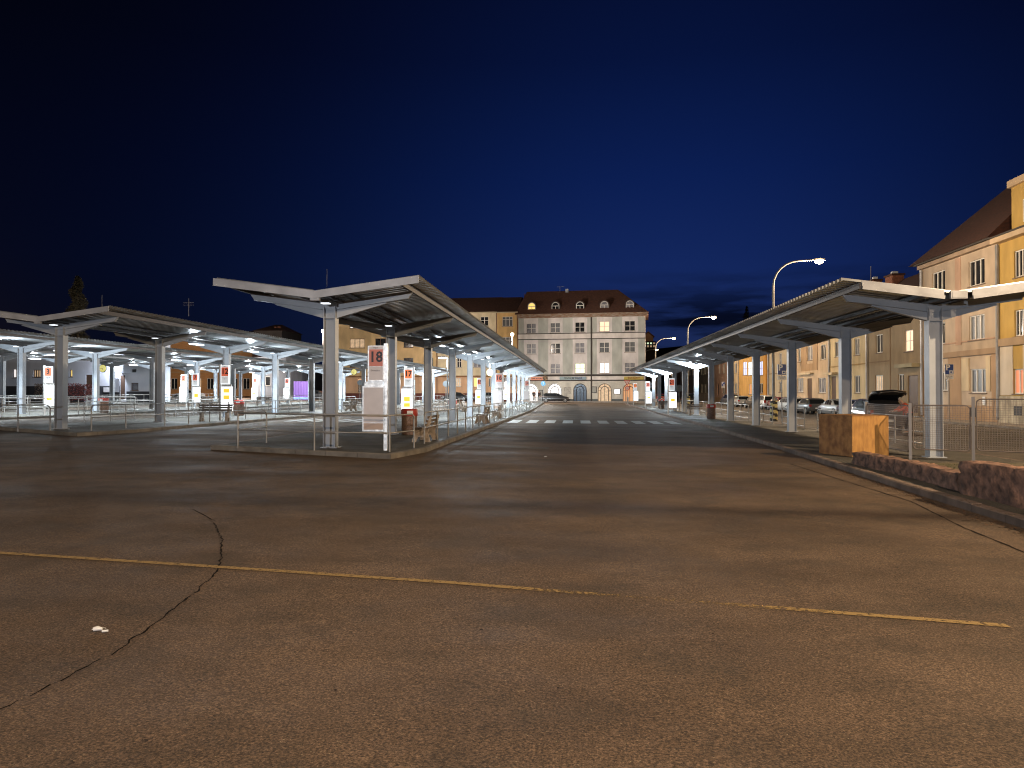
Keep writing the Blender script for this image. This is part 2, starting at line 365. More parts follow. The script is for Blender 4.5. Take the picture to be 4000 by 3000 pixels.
# cracks and joints in the asphalt
ck = MB()
def crack(pts, w, jit=.02, seg=.12, gap=0):
    P = []
    for (a, b), (c, d) in zip(pts, pts[1:]):
        n = max(2, int(math.hypot(c - a, d - b) / seg))
        for i in range(n): P.append((a + (c - a) * i / n + random.uniform(-jit, jit), b + (d - b) * i / n + random.uniform(-jit, jit)))
    P.append(pts[-1])
    for i in range(len(P) - 1):
        if random.random() < gap: continue
        (a, b), (c, d) = P[i], P[i + 1]; dx, dy = c - a, d - b; l = math.hypot(dx, dy) or 1; w0 = w * random.uniform(.35, 1.15)
        nx, ny = -dy / l * w0 / 2, dx / l * w0 / 2
        ck.quad(*[(x, y, g(x, y) + .005) for x, y in ((a - nx, b - ny), (c - nx, d - ny), (c + nx, d + ny), (a + nx, b + ny))])
crack([gp(*q) for q in ((750, 1990), (832, 2032), (868, 2110), (862, 2180), (845, 2235), (760, 2320), (600, 2440), (430, 2560), (200, 2680), (-60, 2800))], .019, .016, .07, .07)
crack([gp(*q) for q in ((3085, 1812), (3300, 1880), (3560, 1960), (3760, 2060), (4080, 2190))], .03, .01)
crack([gp(*q) for q in ((3085, 1812), (3280, 1822))], .025); crack([gp(*q) for q in ((3390, 1925), (3600, 1940))], .03); crack([gp(*q) for q in ((3750, 2035), (3960, 2040))], .03)
struct('asphalt_crack', ck, mat('crack_tar', (.012, .010, .008), 1.0, spec=.05))

# ================================================================== CANOPIES
M_STEEL = mat('painted_steel', (.33, .355, .39), .42, var=.10, vscale=1.5, spec=.5)
M_GALV = mat('corrugated_zinc', (.50, .52, .54), .28, metal=.65, var=.2, vscale=1.2)
M_PURL = mat('brown_purlin', (.085, .075, .075), .55, metal=.2)
M_FASC = mat('fascia_zinc', (.33, .34, .365), .5, metal=.25, var=.22, vscale=1.4, bump=.15, bscale=3)
M_LAMPON = mat('white_lamp_glass', (.9, .9, .9), .3, emit=(.86, .95, 1), es=14)
M_LAMPDIM = mat('dim_lamp_glass', (.8, .8, .8), .3, emit=(.9, .95, 1), es=1.6)
BAY = 6.97
def column_mb():
    c = MB(); w = .175; d = .15
    c.box(-w, -w + .02, -d, d, 0, 4.0); c.box(w - .02, w, -d, d, 0, 4.0); c.box(-w + .02, w - .02, -.012, .012, 0, 4.0)
    c.box(-.24, .24, -.2, .2, -.02, .02); c.box(-w + .02, w - .02, -d + .01, d - .01, 3.66, 3.68)
    return c
def beam_mb():
    c = MB(); 
    for s in (-1, 1):
        def P(pts): return [(s * a, b) for a, b in (pts if s > 0 else pts[::-1])]
        c.prism(P([(0, 3.90), (2.24, 4.215), (2.38, 4.415), (0, 4.08)]), (0, -.05, 0), (1, 0, 0), (0, 0, 1), (0, .10, 0))
        for z0, z1, x0, x1 in ((4.08, 4.414, 0, 2.38), (3.90, 4.214, .176, 2.24)):
            c.bar((s * x0, 0, z0 + (z1 - z0) * (x0 / x1 if x1 else 0) * (0 if x0 == 0 else 1)), (s * x1, 0, z1), .19, .014)
        c.prism(P([(.177, 3.68), (1.62, 4.085), (1.60, 4.112), (.177, 3.912)]), (0, -.04, 0), (1, 0, 0), (0, 0, 1), (0, .08, 0))
        c.bar((s * .177, 0, 3.676), (s * 1.62, 0, 4.08), .17, .012)
    c.box(-.2, .2, -.075, .075, 3.96, 4.07)
    for dx in (-.05, .05):
        for dz in (3.62, 3.78): c.tube([(dx, -.02, dz), (dx, -.035, dz)], .014, 6)
    return c
def canopy(X, Y0, n, label, end, lamps, front='full', flood=False, BAY=BAY):
    z0 = g(X, 20) + .13
    t = thing('platform_canopy', label, 'canopy', (X, Y0, z0), 0, 'bus station canopies')
    cmb, bmb = column_mb(), beam_mb()
    c0 = cmb.build('column', M_STEEL, t); b0 = bmb.build('crossbeam', M_STEEL, t)
    for k in range(1, n):
        for o in (c0, b0):
            q = o.copy(); COL.objects.link(q); q.parent = t; q.location = (0, k * BAY, 0)
    ya, yb = -1.3, end - Y0
    # corrugated sheets, folds run from valley to eave
    for s in (-1, 1):
        rs = MB(); p = .30; k = int((yb - ya) / p); prof = []
        for i in range(k):
            y = ya + i * p
            prof += [(y, 0), (y + .11, 0), (y + .135, .085), (y + .265, .085)]
        prof.append((ya + k * p, 0))
        xa, xb = s * .10, s * 2.80
        zs = lambda x: 4.235 + .134 * abs(x)
        v = []
        for y, h in prof: v += [(xa, y, zs(xa) + h), (xb, y, zs(xb) + h)]
        fs = [(2 * i, 2 * i + 1, 2 * i + 3, 2 * i + 2) for i in range(len(prof) - 1)]
        rs.add(v, fs)
        rs.build('roof_sheet', M_GALV, t)
    for s in (-1, 1):
        for x, h in ((.62, .10), (2.35, .15)):
            if x == 2.35:
                pm = MB().box(s * x - .035, s * x + .035, ya + .03, yb - .03, 4.225 + .134 * x - h, 4.225 + .134 * x)
            else:
                pm = MB().box(s * x - .05, s * x + .05, ya + .03, yb - .03, 4.21 + .134 * x - h * .9, 4.225 + .134 * x)
            pm.build('purlin', M_PURL, t)
    gt = MB()
    gt.add([(x, y, z) for y in (ya, yb) for x, z in ((-.16, 4.29), (-.11, 4.14), (.11, 4.14), (.16, 4.29))], [(0, 1, 5, 4), (1, 2, 6, 5), (2, 3, 7, 6)])
    gt.build('gutter', M_PURL, t)
    fm = MB()
    if front == 'full':
        for s in (-1, 1):
            pts = [(0, 4.09), (2.82, 4.467), (2.82, 4.655), (0, 4.285)]; pts = [(s * a, b) for a, b in pts]
            if s < 0: pts = pts[::-1]
            fm.prism(pts, (0, ya - .04, 0), (1, 0, 0), (0, 0, 1), (0, .035, 0))
            fm.bar((0, ya - .045, 4.085), (s * 2.82, ya - .045, 4.462), .03, .02)
        fm.box(-.012, .012, ya - .045, ya - .04, 4.09, 4.285)
        fm.box(-.13, .13, ya - .035, ya + .06, 4.02, 4.10)
    else:
        for s in (-1, 1):
            pts = [(.34, 4.135), (2.34, 4.41), (2.34, 4.60), (.34, 4.325)]; pts = [(s * a, b) for a, b in pts]
            if s < 0: pts = pts[::-1]
            fm.prism(pts, (0, ya - .03, 0), (1, 0, 0), (0, 0, 1), (0, .03, 0))
            fm.bar((s * .34, ya - .05, 4.135), (s * 2.34, ya - .05, 4.41), .06, .09)
        fm.box(-.20, .20, ya - .08, ya, 4.10, 4.30); fm.box(-.17, .17, ya - .09, ya - .08, 4.12, 4.27)
    fm.build('fascia', M_FASC, t)
    # end fascia at the far end
    MB().prism([(-2.8, 4.6), (0, 4.23), (2.8, 4.6), (2.8, 4.68), (0, 4.31), (-2.8, 4.68)], (0, yb, 0), (1, 0, 0), (0, 0, 1), (0, .03, 0)).build('fascia', M_FASC, t)
    # cable tray next to the valley
    tr = MB()
    for x in (.22, .38): tr.bar((x, ya + .2, 4.12), (x, yb - .5, 4.12), .015, .03)
    for i in range(int((yb - ya) / 1.4)): tr.bar((.22, ya + .6 + i * 1.4, 4.12), (.38, ya + .6 + i * 1.4, 4.12), .02, .01)
    tr.build('cable_tray', M_PURL, t)
    for k in range(n):
        y = k * BAY - .45
        if flood:
            if k in lamps:
                lm = MB().box(-.10, .10, -.42, -.20, 3.86, 3.98)
                lm.v = [(p[0], p[1] + k * BAY, p[2]) for p in lm.v]; lh = lm.build('lamp_housing', M_STEEL, t)
                q = MB().box(-.09, .09, k * BAY - .44, k * BAY - .425, 3.87, 3.97); q.build('diffuser', M_LAMPON, lh)
                lamp(lh, (0, k * BAY - .60, 3.80), P_FLOOD * lamps[k], COOL, .10)
            continue
        lm = MB().box(-.13, .13, y - .12, y + .12, 4.06, 4.12).build('lamp_housing', M_STEEL, t)
        MB().box(-.11, .11, y - .10, y + .10, 4.035, 4.057).build('diffuser', M_LAMPDIM, lm)
        if k in lamps and k < n - 1:
            y = (k + .5) * BAY
            lm = MB().box(-.12, .12, y - .65, y + .65, 4.02, 4.10).build('lamp_housing', M_STEEL, t)
            MB().box(-.09, .09, y - .62, y + .62, 3.985, 4.017).build('diffuser', M_LAMPON, lm)
            lamp(lm, (0, y, 3.9), P_CANOPY * 2.0 * lamps[k], COOL, .15, spot=150); lamp(lm, (0, y, 3.75), P_CANOPY * .45 * lamps[k], COOL, .15)
    return t
canopy(-6.95, 20.6, 13, 'steel V-roof canopy in the middle with bay 18 at its front end', 106, {2: .12, 3: .7, 4: .5, 5: 1, 7: 1, 8: 1, 9: 1, 10: 1, 11: 1})
canopy(-20.2, 27.6, 12, 'second steel V-roof canopy from the middle, warm-lit fascia, over bay 12', 106, {1: .5, 2: .9, 4: 1.0, 6: 1.0, 8: 1, 10: 1.0})
canopy(-33.4, 35.2, 11, 'third steel V-roof canopy behind the one over bay 12, over bay 7', 106, {0: .7, 1: 1, 3: 1, 5: 1.0, 7: 1, 9: 1.1})
canopy(-45.2, 41.1, 10, 'farthest steel V-roof canopy beside the white station building', 106, {0: 1, 2: 1.0, 4: 1.0, 6: 1, 8: 1.0})
canopy(9.60, 20.9, 12, 'steel V-roof canopy along the right-hand street over bay 21', 97.5, {6: 1, 9: 1, 11: 1}, front='split', flood=True, BAY=6.6)

# ================================================================== PLATFORM FURNITURE
M_RAIL = mat('galvanised_rail', (.29, .28, .265), .45, metal=.4, var=.2, vscale=3)
def railing(pts, label, hgt=.97, mid=.5, low=False, group='steel platform railings', r=.024, drop=True):
    p0 = pts[0]; t = thing('railing', label, 'railing', (p0[0], p0[1], g(*p0) + .13), 0, group)
    def L(p, z): return (p[0] - p0[0], p[1] - p0[1], g(*p) + .13 - (g(*p0) + .13) + z)
    rad = .14
    top = [L(pts[0], hgt - rad)] + [L(pts[0], hgt)] if False else []
    # top rail bent down into its end posts
    def ins(a, b, d):
        l = math.hypot(b[0] - a[0], b[1] - a[1]); return (a[0] + (b[0] - a[0]) * d / l, a[1] + (b[1] - a[1]) * d / l)
    path = [L(pts[0], hgt - rad), L(ins(pts[0], pts[1], rad * .3), hgt - rad * .3), L(ins(pts[0], pts[1], rad), hgt)]
    path += [L(p, hgt) for p in pts[1:-1]]
    path += [L(ins(pts[-1], pts[-2], rad), hgt), L(ins(pts[-1], pts[-2], rad * .3), hgt - rad * .3), L(pts[-1], hgt - rad)]
    MB().tube(path, r, 8).build('top_rail', M_RAIL, t)
    MB().tube([L(p, mid) for p in pts], r * .85, 8).build('mid_rail', M_RAIL, t)
    if low: MB().tube([L(p, .14) for p in pts], r * .8, 6).build('bottom_rail', M_RAIL, t)
    for i, p in enumerate(pts):
        e = i in (0, len(pts) - 1)
        MB().tube([L(p, 0), L(p, hgt - (rad if e else 0))], r * 1.02, 8).build('post', M_RAIL, t)
    return t
def run(x0, y0, x1, y1, sp=2.1):
    n = max(1, round(math.hypot(x1 - x0, y1 - y0) / sp)); return [(x0 + (x1 - x0) * i / n, y0 + (y1 - y0) * i / n) for i in range(n + 1)]
railing([(-9.42, 21.96), (-9.38, 19.95), (-7.03, 19.50), (-4.95, 19.45), (-4.62, 20.95)], 'railing wrapped round the front end of the middle platform below sign 18')
railing(run(-4.66, 22.6, -4.5, 47.2), 'long railing on the road side of the middle platform behind the first bench')
railing(run(-4.5, 50.5, -4.5, 74), 'railing on the road side of the middle platform past sign 16')
railing(run(-4.5, 77.5, -4.8, 105), 'farthest railing on the road side of the middle platform near the crossing')
railing(run(-10.1, 52, -10.1, 66), 'railing on the left side of the middle platform behind sign 17')
railing(run(-10.1, 78, -9.9, 96), 'far railing on the left side of the middle platform beyond bay 15')
Bp = [gp(u, v, .13) for u, v in ((-330, 1690), (70, 1686), (195, 1682))]
railing([(Bp[0][0] + .2, Bp[0][1]), Bp[1], Bp[2]], 'railing across the front end of the platform at the left edge of the photo')
railing([(-18.25, 26.6), (-18.15, 28.6)] + run(-18.0, 31.2, -17.9, 47)[0:], 'railing on the right side of the bay 12 platform in front of its first columns')
railing(run(-17.8, 51, -17.7, 72), 'railing on the right side of the bay 12 platform past the litter bin')
railing(run(-17.7, 77, -17.7, 98), 'far railing on the right side of the bay 12 platform')
railing(run(-23.0, 33, -23.0, 49), 'railing on the left side of the bay 12 platform')
railing(run(-23.0, 54, -23.0, 76), 'far railing on the left side of the bay 12 platform')
railing(run(-31.0, 33.6, -30.9, 50), 'railing on the right side of the bay 7 platform, near part')
railing(run(-30.9, 53.5, -30.9, 66), 'railing on the right side of the bay 7 platform, middle part')
railing(run(-30.9, 70, -30.9, 92), 'railing on the right side of the bay 7 platform, far part')
railing(run(-36.0, 40, -36.0, 58), 'railing on the left side of the bay 7 platform')
railing(run(-43.0, 41, -43.0, 57), 'railing on the right side of the farthest platform, near part')
railing(run(-43.0, 62, -43.0, 86), 'railing on the right side of the farthest platform, far part')
# right platform rails along the street
for i, (a, b, lb) in enumerate(((24.6, 29.0, 'street railing beside the chipboard box and second column from the right'), (30.6, 35.2, 'street railing between the second and third columns from the right'),
        (37.0, 41.0, 'street railing in front of the striped lamp post foot'), (42.8, 47.2, 'street railing left of the striped lamp post foot'),
        (48.6, 53.4, 'street railing behind the litter bin on the right platform'), (55, 60, 'street railing behind the nearest bench on the right platform'),
        (63, 68, 'street railing behind the sign for bay 21'), (73, 79, 'street railing in front of the distant striped post'), (84, 96, 'farthest street railing on the right platform'))):
    railing(run(11.0, a, 11.05, b, 2.2), lb, low=True)
rl = railing(run(7.25, 104, 7.25, 107, .8), 'short white railing at the far end of the right platform')
# benches: concrete side frames with slats
M_CONC = mat('bench_concrete', (.36, .30, .25), .85, var=.25, vscale=6, bump=.5, bscale=40)
M_SLAT = mat('bench_slats', (.16, .13, .11), .5, var=.25, vscale=5)
def make_bench():
    t = thing('park_bench', '', 'bench', group='concrete and slat benches')
    for x in (-.62, .62):
        s = MB()
        # side frame: splayed feet, arch opening, seat pad and raked back
        s.prism([(-.30, 0), (-.17, 0), (-.09, .17), (.07, .17), (.14, 0), (.30, 0), (.27, .12), (.22, .30), (.36, .84), (.30, .86), (.15, .45), (-.26, .43), (-.28, .37), (-.20, .30)], (x - .05, 0, 0), (0, 1, 0), (0, 0, 1), (.10, 0, 0))
        s.build('side_frame', M_CONC, t)
    for i, y in enumerate((-.22, -.10, .02)):
        MB().box(-.82, .82, y - .05, y + .05, .445, .475).build('seat_slat', M_SLAT, t)
    for y, z in ((.205, .56), (.245, .68), (.285, .80)):
        MB().bar((-.82, y - .035, z), (.82, y - .035, z), .03, .085, 0, (0, .3, 1)).build('back_slat', M_SLAT, t)
    return t
BN = make_bench(); ub = []
def bench(x, y, rz, lb): return inst(BN, ub, (x, y, g(x, y) + .13), rz, lb)
bench(-4.95, 24.1, R(-90), 'bench with pale concrete sides nearest the camera on the middle platform')
bench(-4.9, 38.6, R(-90), 'bench behind the railing on the middle platform between the first bench and sign 16')
bench(-4.95, 46.2, R(-90), 'bench right below the grey board of bay 16')
bench(-18.3, 36.3, R(12), 'bench with its back to the road below the sign for bay 12')
bench(-8.9, 60, R(90), 'bench on the left edge of the middle platform, seen between its columns')
bench(-22.3, 47.5, R(90), 'bench on the left edge of the bay 12 platform')
bench(-17.9, 58, R(-90), 'bench on the right edge of the bay 12 platform past the bin')
bench(-18.1, 66, R(-90), 'far bench on the right edge of the bay 12 platform')
bench(-27.2 - 4.2, 36.4, R(10), 'bench at the left edge of the photo behind the railing')
bench(-31.4, 60.5, R(60), 'bench just right of the sign for bay 7')
bench(-31.2, 72, R(20), 'left one of the two benches near the litter bin and bay 6')
bench(-31.0, 77, R(10), 'right one of the two benches near the litter bin and bay 6')
bench(9.3, 57.8, R(0), 'white-lit bench on the right platform next to the red and brown bin')
bench(9.2, 76.5, R(0), 'second bench on the right platform, behind the sign for bay 21')
bench(9.2, 93, R(0), 'farthest bench on the right platform below the sign for bay 20')
# litter bins
M_RED = mat('red_bin_lid', (.36, .03, .02), .5, var=.1); M_BINB = mat('bin_body_aggregate', (.20, .13, .10), .9, var=.35, vscale=20, bump=.4)
def make_bin():
    t = thing('litter_bin', '', 'litter bin', group='litter bins with red tops')
    MB().tube([(0, 0, 0), (0, 0, .04), (0, 0, .70)], [.25, .29, .29], 20).build('bin_body', M_BINB, t)
    MB().tube([(0, 0, .70), (0, 0, .73), (0, 0, .92), (0, 0, .97)], [.30, .31, .31, .27], 20).build('bin_lid', M_RED, t)
    MB().box(-.11, .11, -.318, -.300, .78, .90).build('opening_sticker', mat('sticker_white', (.7, .7, .7), .6), t)
    return t
BI = make_bin(); ui = []
def lbin(x, y, lb, rz=0): return inst(BI, ui, (x, y, g(x, y) + .13), rz, lb)
lbin(-6.2, 27.3, 'red-topped litter bin between the third column and the first bench of the middle platform', .3)
lbin(9.0, 50.6, 'red-topped brown litter bin beside the nearest bench on the right platform')
lbin(9.0, 79.5, 'red-topped litter bin on the right platform behind the sign for bay 21')
lbin(-20.9, 44.6, 'red-topped litter bin on the bay 12 platform near the purple hoarding', .2)
lbin(-30.9, 46.3, 'dull red litter bin between the first two columns of the bay 12 canopy')
lbin(-10.4 + 1.2, 55, 'small red-topped bin left of the sign for bay 17')

# bus stop stands ----------------------------------------------------
M_ALU = mat('bare_aluminium', (.55, .54, .52), .35, metal=.6, var=.3, vscale=9)
M_WPAN = mat('white_panel', (.62, .60, .60), .4)
M_RPAN = mat('red_number_panel', (.52, .16, .11), .45)
M_TXT = mat('black_lettering', (.02, .015, .02), .5)
M_LRED = mat('lit_red_panel', (.5, .1, .06), .5, emit=(.85, .17, .08), es=.45); M_LRED2 = mat('lit_orange_panel', (.5, .1, .06), .5, emit=(1, .32, .10), es=.6)
M_LWH = mat('lit_white_panel', (.8, .8, .8), .5, emit=(.9, .96, 1), es=.35)
M_BOARD = mat('lit_timetable', (.8, .8, .8), .5, emit=(.97, .98, 1), es=1.9); M_YEL = mat('lit_timetable_yellow', (.8, .5, .1), .5, emit=(1, .48, .03), es=1.2)
M_PINKP = mat('blank_board', (.50, .46, .46), .35, var=.06)
M_EDGE = mat('lit_edge_profile', (.8, .8, .8), .4, emit=(.88, .95, 1), es=1.1)
def stand(x, y, num, label, lit=1, side=1, rz=0, yel=((.55, .25),)):
    """side: the post stands right (1) or left (-1) of the panels; front faces -y"""
    t = thing('bus_stop_stand', label, 'bus stop sign', (x, y, g(x, y) + .13), rz, 'numbered bus stop stands')
    s = -side; w = .44; d = .07
    MB().box(-.05, .05, -.05, .05, 0, 2.92).build('post', M_ALU, t)
    xa, xb = sorted((s * .05, s * (.05 + w)))
    c = (xa + xb) / 2
    cb = MB().box(xa, xb, -d, d, 1.88, 2.86).build('number_box', M_EDGE if lit else M_ALU, t)
    MB().box(xa + .04, xb - .02, -d - .006, -d - .001, 2.30, 2.76).build('number_panel', (M_LRED2 if lit == 2 else M_LRED) if lit else M_RPAN, cb)
    MB().box(xa + .04, xb - .02, -d - .006, -d - .001, 1.92, 2.295).build('destination_panel', M_LWH if lit else M_PINKP, cb)
    MB().box(xa + .04, xb - .02, -d - .006, -d - .001, 2.765, 2.84).build('header_panel', M_LWH if lit else M_PINKP, cb)
    if num: text(num, .40, 'bay_number', M_TXT, cb, (c + .01, -d - .009, 2.54), (R(90), 0, 0), bold=.010, sx=.95)
    text('Odjezd', .045, 'lettering', M_TXT, cb, (c, -d - .009, 2.80), (R(90), 0, 0))
    text('Domažlice' if num == '18' else 'Horšovský\nTýn', .06, 'lettering', M_TXT if lit else mat('grey_lettering', (.2, .18, .18), .6), cb, (c, -d - .009, 2.18), (R(90), 0, 0))
    xc, xd = sorted((s * .02 - s * .0, s * .02 + s * .60)); 
    if s < 0: xc, xd = -.64, -.03
    else: xc, xd = .055, .66
    br = MB().box(xc + .05, xd - .05, -.03, .03, 1.76, 1.88).build('bracket', M_ALU, t)
    bd = MB().box(xc, xd, -.05, .05, .52, 1.76).build('timetable_case', M_EDGE if lit else M_ALU, t)
    MB().box(xc + .035, xd - .035, -.056, -.051, (.57 if lit else .76), 1.72).build('timetable', M_BOARD if lit else M_PINKP, bd)
    if not lit: MB().box(xc + .035, xd - .035, -.056, -.051, .57, .745).build('timetable', mat('brown_strip', (.4, .30, .24), .5), bd)
    if lit:
        for (zc, h) in yel:
            MB().box((xc + xd) / 2 - .16, (xc + xd) / 2 + .16, -.062, -.057, .6 + zc - h / 2, .6 + zc + h / 2).build('timetable_sheet', M_YEL, bd)
    return t
stand(-5.17, 19.9, '18', 'unlit bus stop stand numbered 18 with a blank pinkish board', 0)
stand(-8.55, 38.6, '17', 'lit bus stop stand with orange panel 17 behind the third column', 2, 1, 0, ((.62, .26), (.3, .2)))
stand(-4.72, 47.9, '16', 'bus stop stand numbered 16 with a plain grey board by the road', 0)
stand(-8.6, 68, '15', 'lit bus stop stand numbered 15 on the left of the stand for bay 16', 1)
stand(-4.95, 79, '14', 'bus stop stand numbered 14 with grey board near the far crossing', 0)
stand(-9.0, 99, '13', 'narrow lit bus stop stand numbered 13 at the far end of the middle platform', 1)
stand(-18.45, 37.2, '12', 'brightly lit bus stop stand numbered 12 with two orange sheets', 1, -1, 0, ((.95, .22), (.6, .22)))
stand(-30.6, 57, '7', 'lit bus stop stand numbered 7 with a yellow timetable', 1, -1, 0, ((.5, .3),))
stand(-33.8, 62.0, '5', 'lit bus stop stand numbered 5 left of the stand for bay 7', 1, 1, 0, ((.6, .08),))
stand(-31.3, 79, '6', 'lit bus stop stand numbered 6 beside the two benches', 1, 1, 0, ((.8, .08),))
stand(-33.6, 76, '8', 'pale lit bus stop stand numbered 8 left of the one for bay 6', 2, 1)
stand(-31.2, 41.2, '3', 'lit bus stop stand numbered 3 just left of the front bay 12 canopy column', 2, -1, 0, ((.35, .18),))
stand(-30.8, 35.6, '1', 'lit bus stop stand numbered 1 at the left edge of the photo', 1, -1, 0, ((.45, .2),))
stand(7.25, 59.5, '21', 'bus stop stand numbered 21 with a glaring timetable on the right platform', 1, -1, 0, ((.55, .22),))
stand(7.45, 81, '20', 'bus stop stand numbered 20 behind the one for bay 21', 1, -1, 0, ((.55, .22),))
stand(7.6, 100, '19', 'bus stop stand numbered 19 at the far end of the right platform', 2, -1, 0, ((.7, .12),))
stand(-21.6, 88, '11', 'distant thin lit bus stop stand numbered 11 behind the clock', 1, 1)
# hanging clocks
M_CLK = mat('clock_face', (.6, .55, .2), .5, emit=(.75, .68, .22), es=.7)
def clock(x, y, z, label, nx=0):
    t = thing('platform_clock', label, 'clock', (x, y, z), nx, 'yellow double-sided station clocks')
    MB().tube([(0, 0, .26), (0, 0, .95)], .015, 6).build('hanger', M_PURL, t)
    ring = [(.26 * math.cos(a * math.pi / 12), 0, .26 * math.sin(a * math.pi / 12)) for a in range(24)]
    MB().tube(ring, .03, 6, closed=True).build('clock_rim', mat('clock_rim', (.12, .12, .08), .4), t)
    MB().disc((0, -.045, 0), .25, (0, 1, 0), .09, 24).build('clock_face', M_CLK, t)
    MB().bar((0, -.052, 0), (-.02, -.052, -.13), .02, .006, 0, (0, 1, 0)).build('hour_hand', M_TXT, t)
    MB().bar((0, -.052, 0), (-.20, -.052, -.01), .014, .006, 0, (0, 1, 0)).build('minute_hand', M_TXT, t)
    return t
c = aX(1383, -20.2 + .2, 1453); clock(*c, 'round yellow clock hanging left of sign 18, showing a quarter to seven')
c = aX(1913, -6.9, 1457); clock(*c, 'narrow-looking yellow clock hanging beside sign 16', R(35))
c = aX(402, -33.4, 1439); clock(*c, 'yellow clock hanging in front of the bright white station wall')

# ================================================================== RIGHT SIDE: wall, fence, chipboard box
M_RUB = mat('rough_red_masonry', (.30, .17, .12), .95, col2=(.075, .045, .035), vscale=6.5, bump=1.0, bscale=14)
t = thing('low_wall', 'low crumbling reddish rubble wall along the kerb at the right edge', 'wall', (0, 0, 0))
def rough_block(x0, x1, y0, y1, zt0, zt1, name):
    m = MB(); nx, ny, nz = 3, int((y1 - y0) / .16), 6; idx = {}
    def pt(i, j, k):
        x = x0 + (x1 - x0) * i / nx; y = y0 + (y1 - y0) * j / ny; zt = zt0 + (zt1 - zt0) * j / ny; z = -.03 + (zt + .03) * k / nz
        a = .034; return (x + random.uniform(-a, a) + .04 * math.sin(y * 1.3), y + random.uniform(-a, a) * (0 < j < ny), z + random.uniform(-a, a) * .7)
    def V(i, j, k):
        if (i, j, k) not in idx: idx[(i, j, k)] = len(m.v); m.v.append(pt(i, j, k))
        return idx[(i, j, k)]
    def Q(a, b, c_, d): m.f.append([V(*a), V(*b), V(*c_), V(*d)]); m.m.append(0); m.sm.append(True)
    for j in range(ny):
        for k in range(nz): Q((0, j, k), (0, j, k + 1), (0, j + 1, k + 1), (0, j + 1, k)); Q((nx, j, k), (nx, j + 1, k), (nx, j + 1, k + 1), (nx, j, k + 1))
        for i in range(nx): Q((i, j, nz), (i + 1, j, nz), (i + 1, j + 1, nz), (i, j + 1, nz))
    for i in range(nx):
        for k in range(nz): Q((i, 0, k), (i + 1, 0, k), (i + 1, 0, k + 1), (i, 0, k + 1)); Q((i, ny, k), (i, ny, k + 1), (i + 1, ny, k + 1), (i + 1, ny, k))
    return m.build(name, M_RUB, t)
rough_block(6.62, 6.98, 13.2, 18.4, .36, .34, 'wall_section'); rough_block(6.50, 6.96, 7.0, 13.19, .66, .60, 'wall_section')
# leaves and debris in the gutter
lv = MB()
for _ in range(900):
    y = random.uniform(9, 19); x = 6.0 + (y - 14) * .045 + random.gauss(-.08, .10); a = random.uniform(0, 6.28); s_ = random.uniform(.010, .03)
    z = g(x, y) + random.uniform(.004, .02) + (.13 if x > 6.05 + (y - 14) * .045 else 0)
    lv.add([(x + math.cos(a) * s_, y + math.sin(a) * s_, z), (x - math.sin(a) * s_ * .6, y + math.cos(a) * s_ * .6, z + .006), (x - math.cos(a) * s_, y - math.sin(a) * s_, z), (x + math.sin(a) * s_ * .6, y - math.cos(a) * s_ * .6, z)], [(0, 1, 2, 3)])
tag(lv.build('fallen_leaves', mat('dead_leaves', (.14, .07, .03), .9, col2=(.05, .03, .015), vscale=8)), 'dead leaves and grit gathered along the kerb by the rubble wall', 'leaves', kind='stuff')
M_FPOST = mat('fence_post_steel', (.20, .185, .175), .5, metal=.3)
M_MESH = mat('fence_wire', (.17, .14, .125), .55, metal=.4)
def mesh_panel(a, b, z, h, label, base):
    """welded mesh panel in a rounded tube frame between two posts"""
    p0 = Vector((a[0], a[1], 0)); d = Vector((b[0] - a[0], b[1] - a[1], 0)); L = d.length; d.normalize()
    t = thing('fence_panel', label, 'fence', (a[0], a[1], z), math.atan2(d.y, d.x), 'welded mesh fence panels')
    MB().box(-.035, .035, -.035, .035, -.15, h + .06).build('post', M_FPOST, t)
    e = .07; rr = .10
    path = []
    for cx, cz, a0 in ((L - e - rr, h - rr, 0), (e + rr, h - rr, 90), (e + rr, base + rr, 180), (L - e - rr, base + rr, 270)):
        for q in range(5): an = R(a0 + q * 22.5); path.append((cx + rr * math.cos(an), 0, cz + rr * math.sin(an)))
    MB().tube(path, .016, 6, closed=True).build('frame', M_MESH, t)
    w = MB(); x = e + .05
    while x < L - e: w.box(x - .003, x + .003, -.003, .003, base + .01, h - .01); x += .055
    zz = base + .055
    while zz < h - .02: w.box(e, L - e, -.007, -.0032, zz - .003, zz + .003); zz += .055
    w.build('wire_mesh', M_MESH, t)
    return t
mesh_panel((8.70, 23.2), (8.60, 20.0), .05, 1.38, 'mesh fence panel in front of the chipboard box', .18)
mesh_panel((8.60, 20.0), (9.85, 19.4), .06, 1.38, 'mesh fence panel crossing the base of the nearest right-hand column', .25)
mesh_panel((9.85, 19.4), (11.9, 18.1), .08, 1.52, 'taller mesh fence panel right of the nearest right-hand column', .25)
mesh_panel((11.9, 18.1), (13.9, 16.9), .08, 1.52, 'mesh fence panel cut by the right edge of the photo', .25)
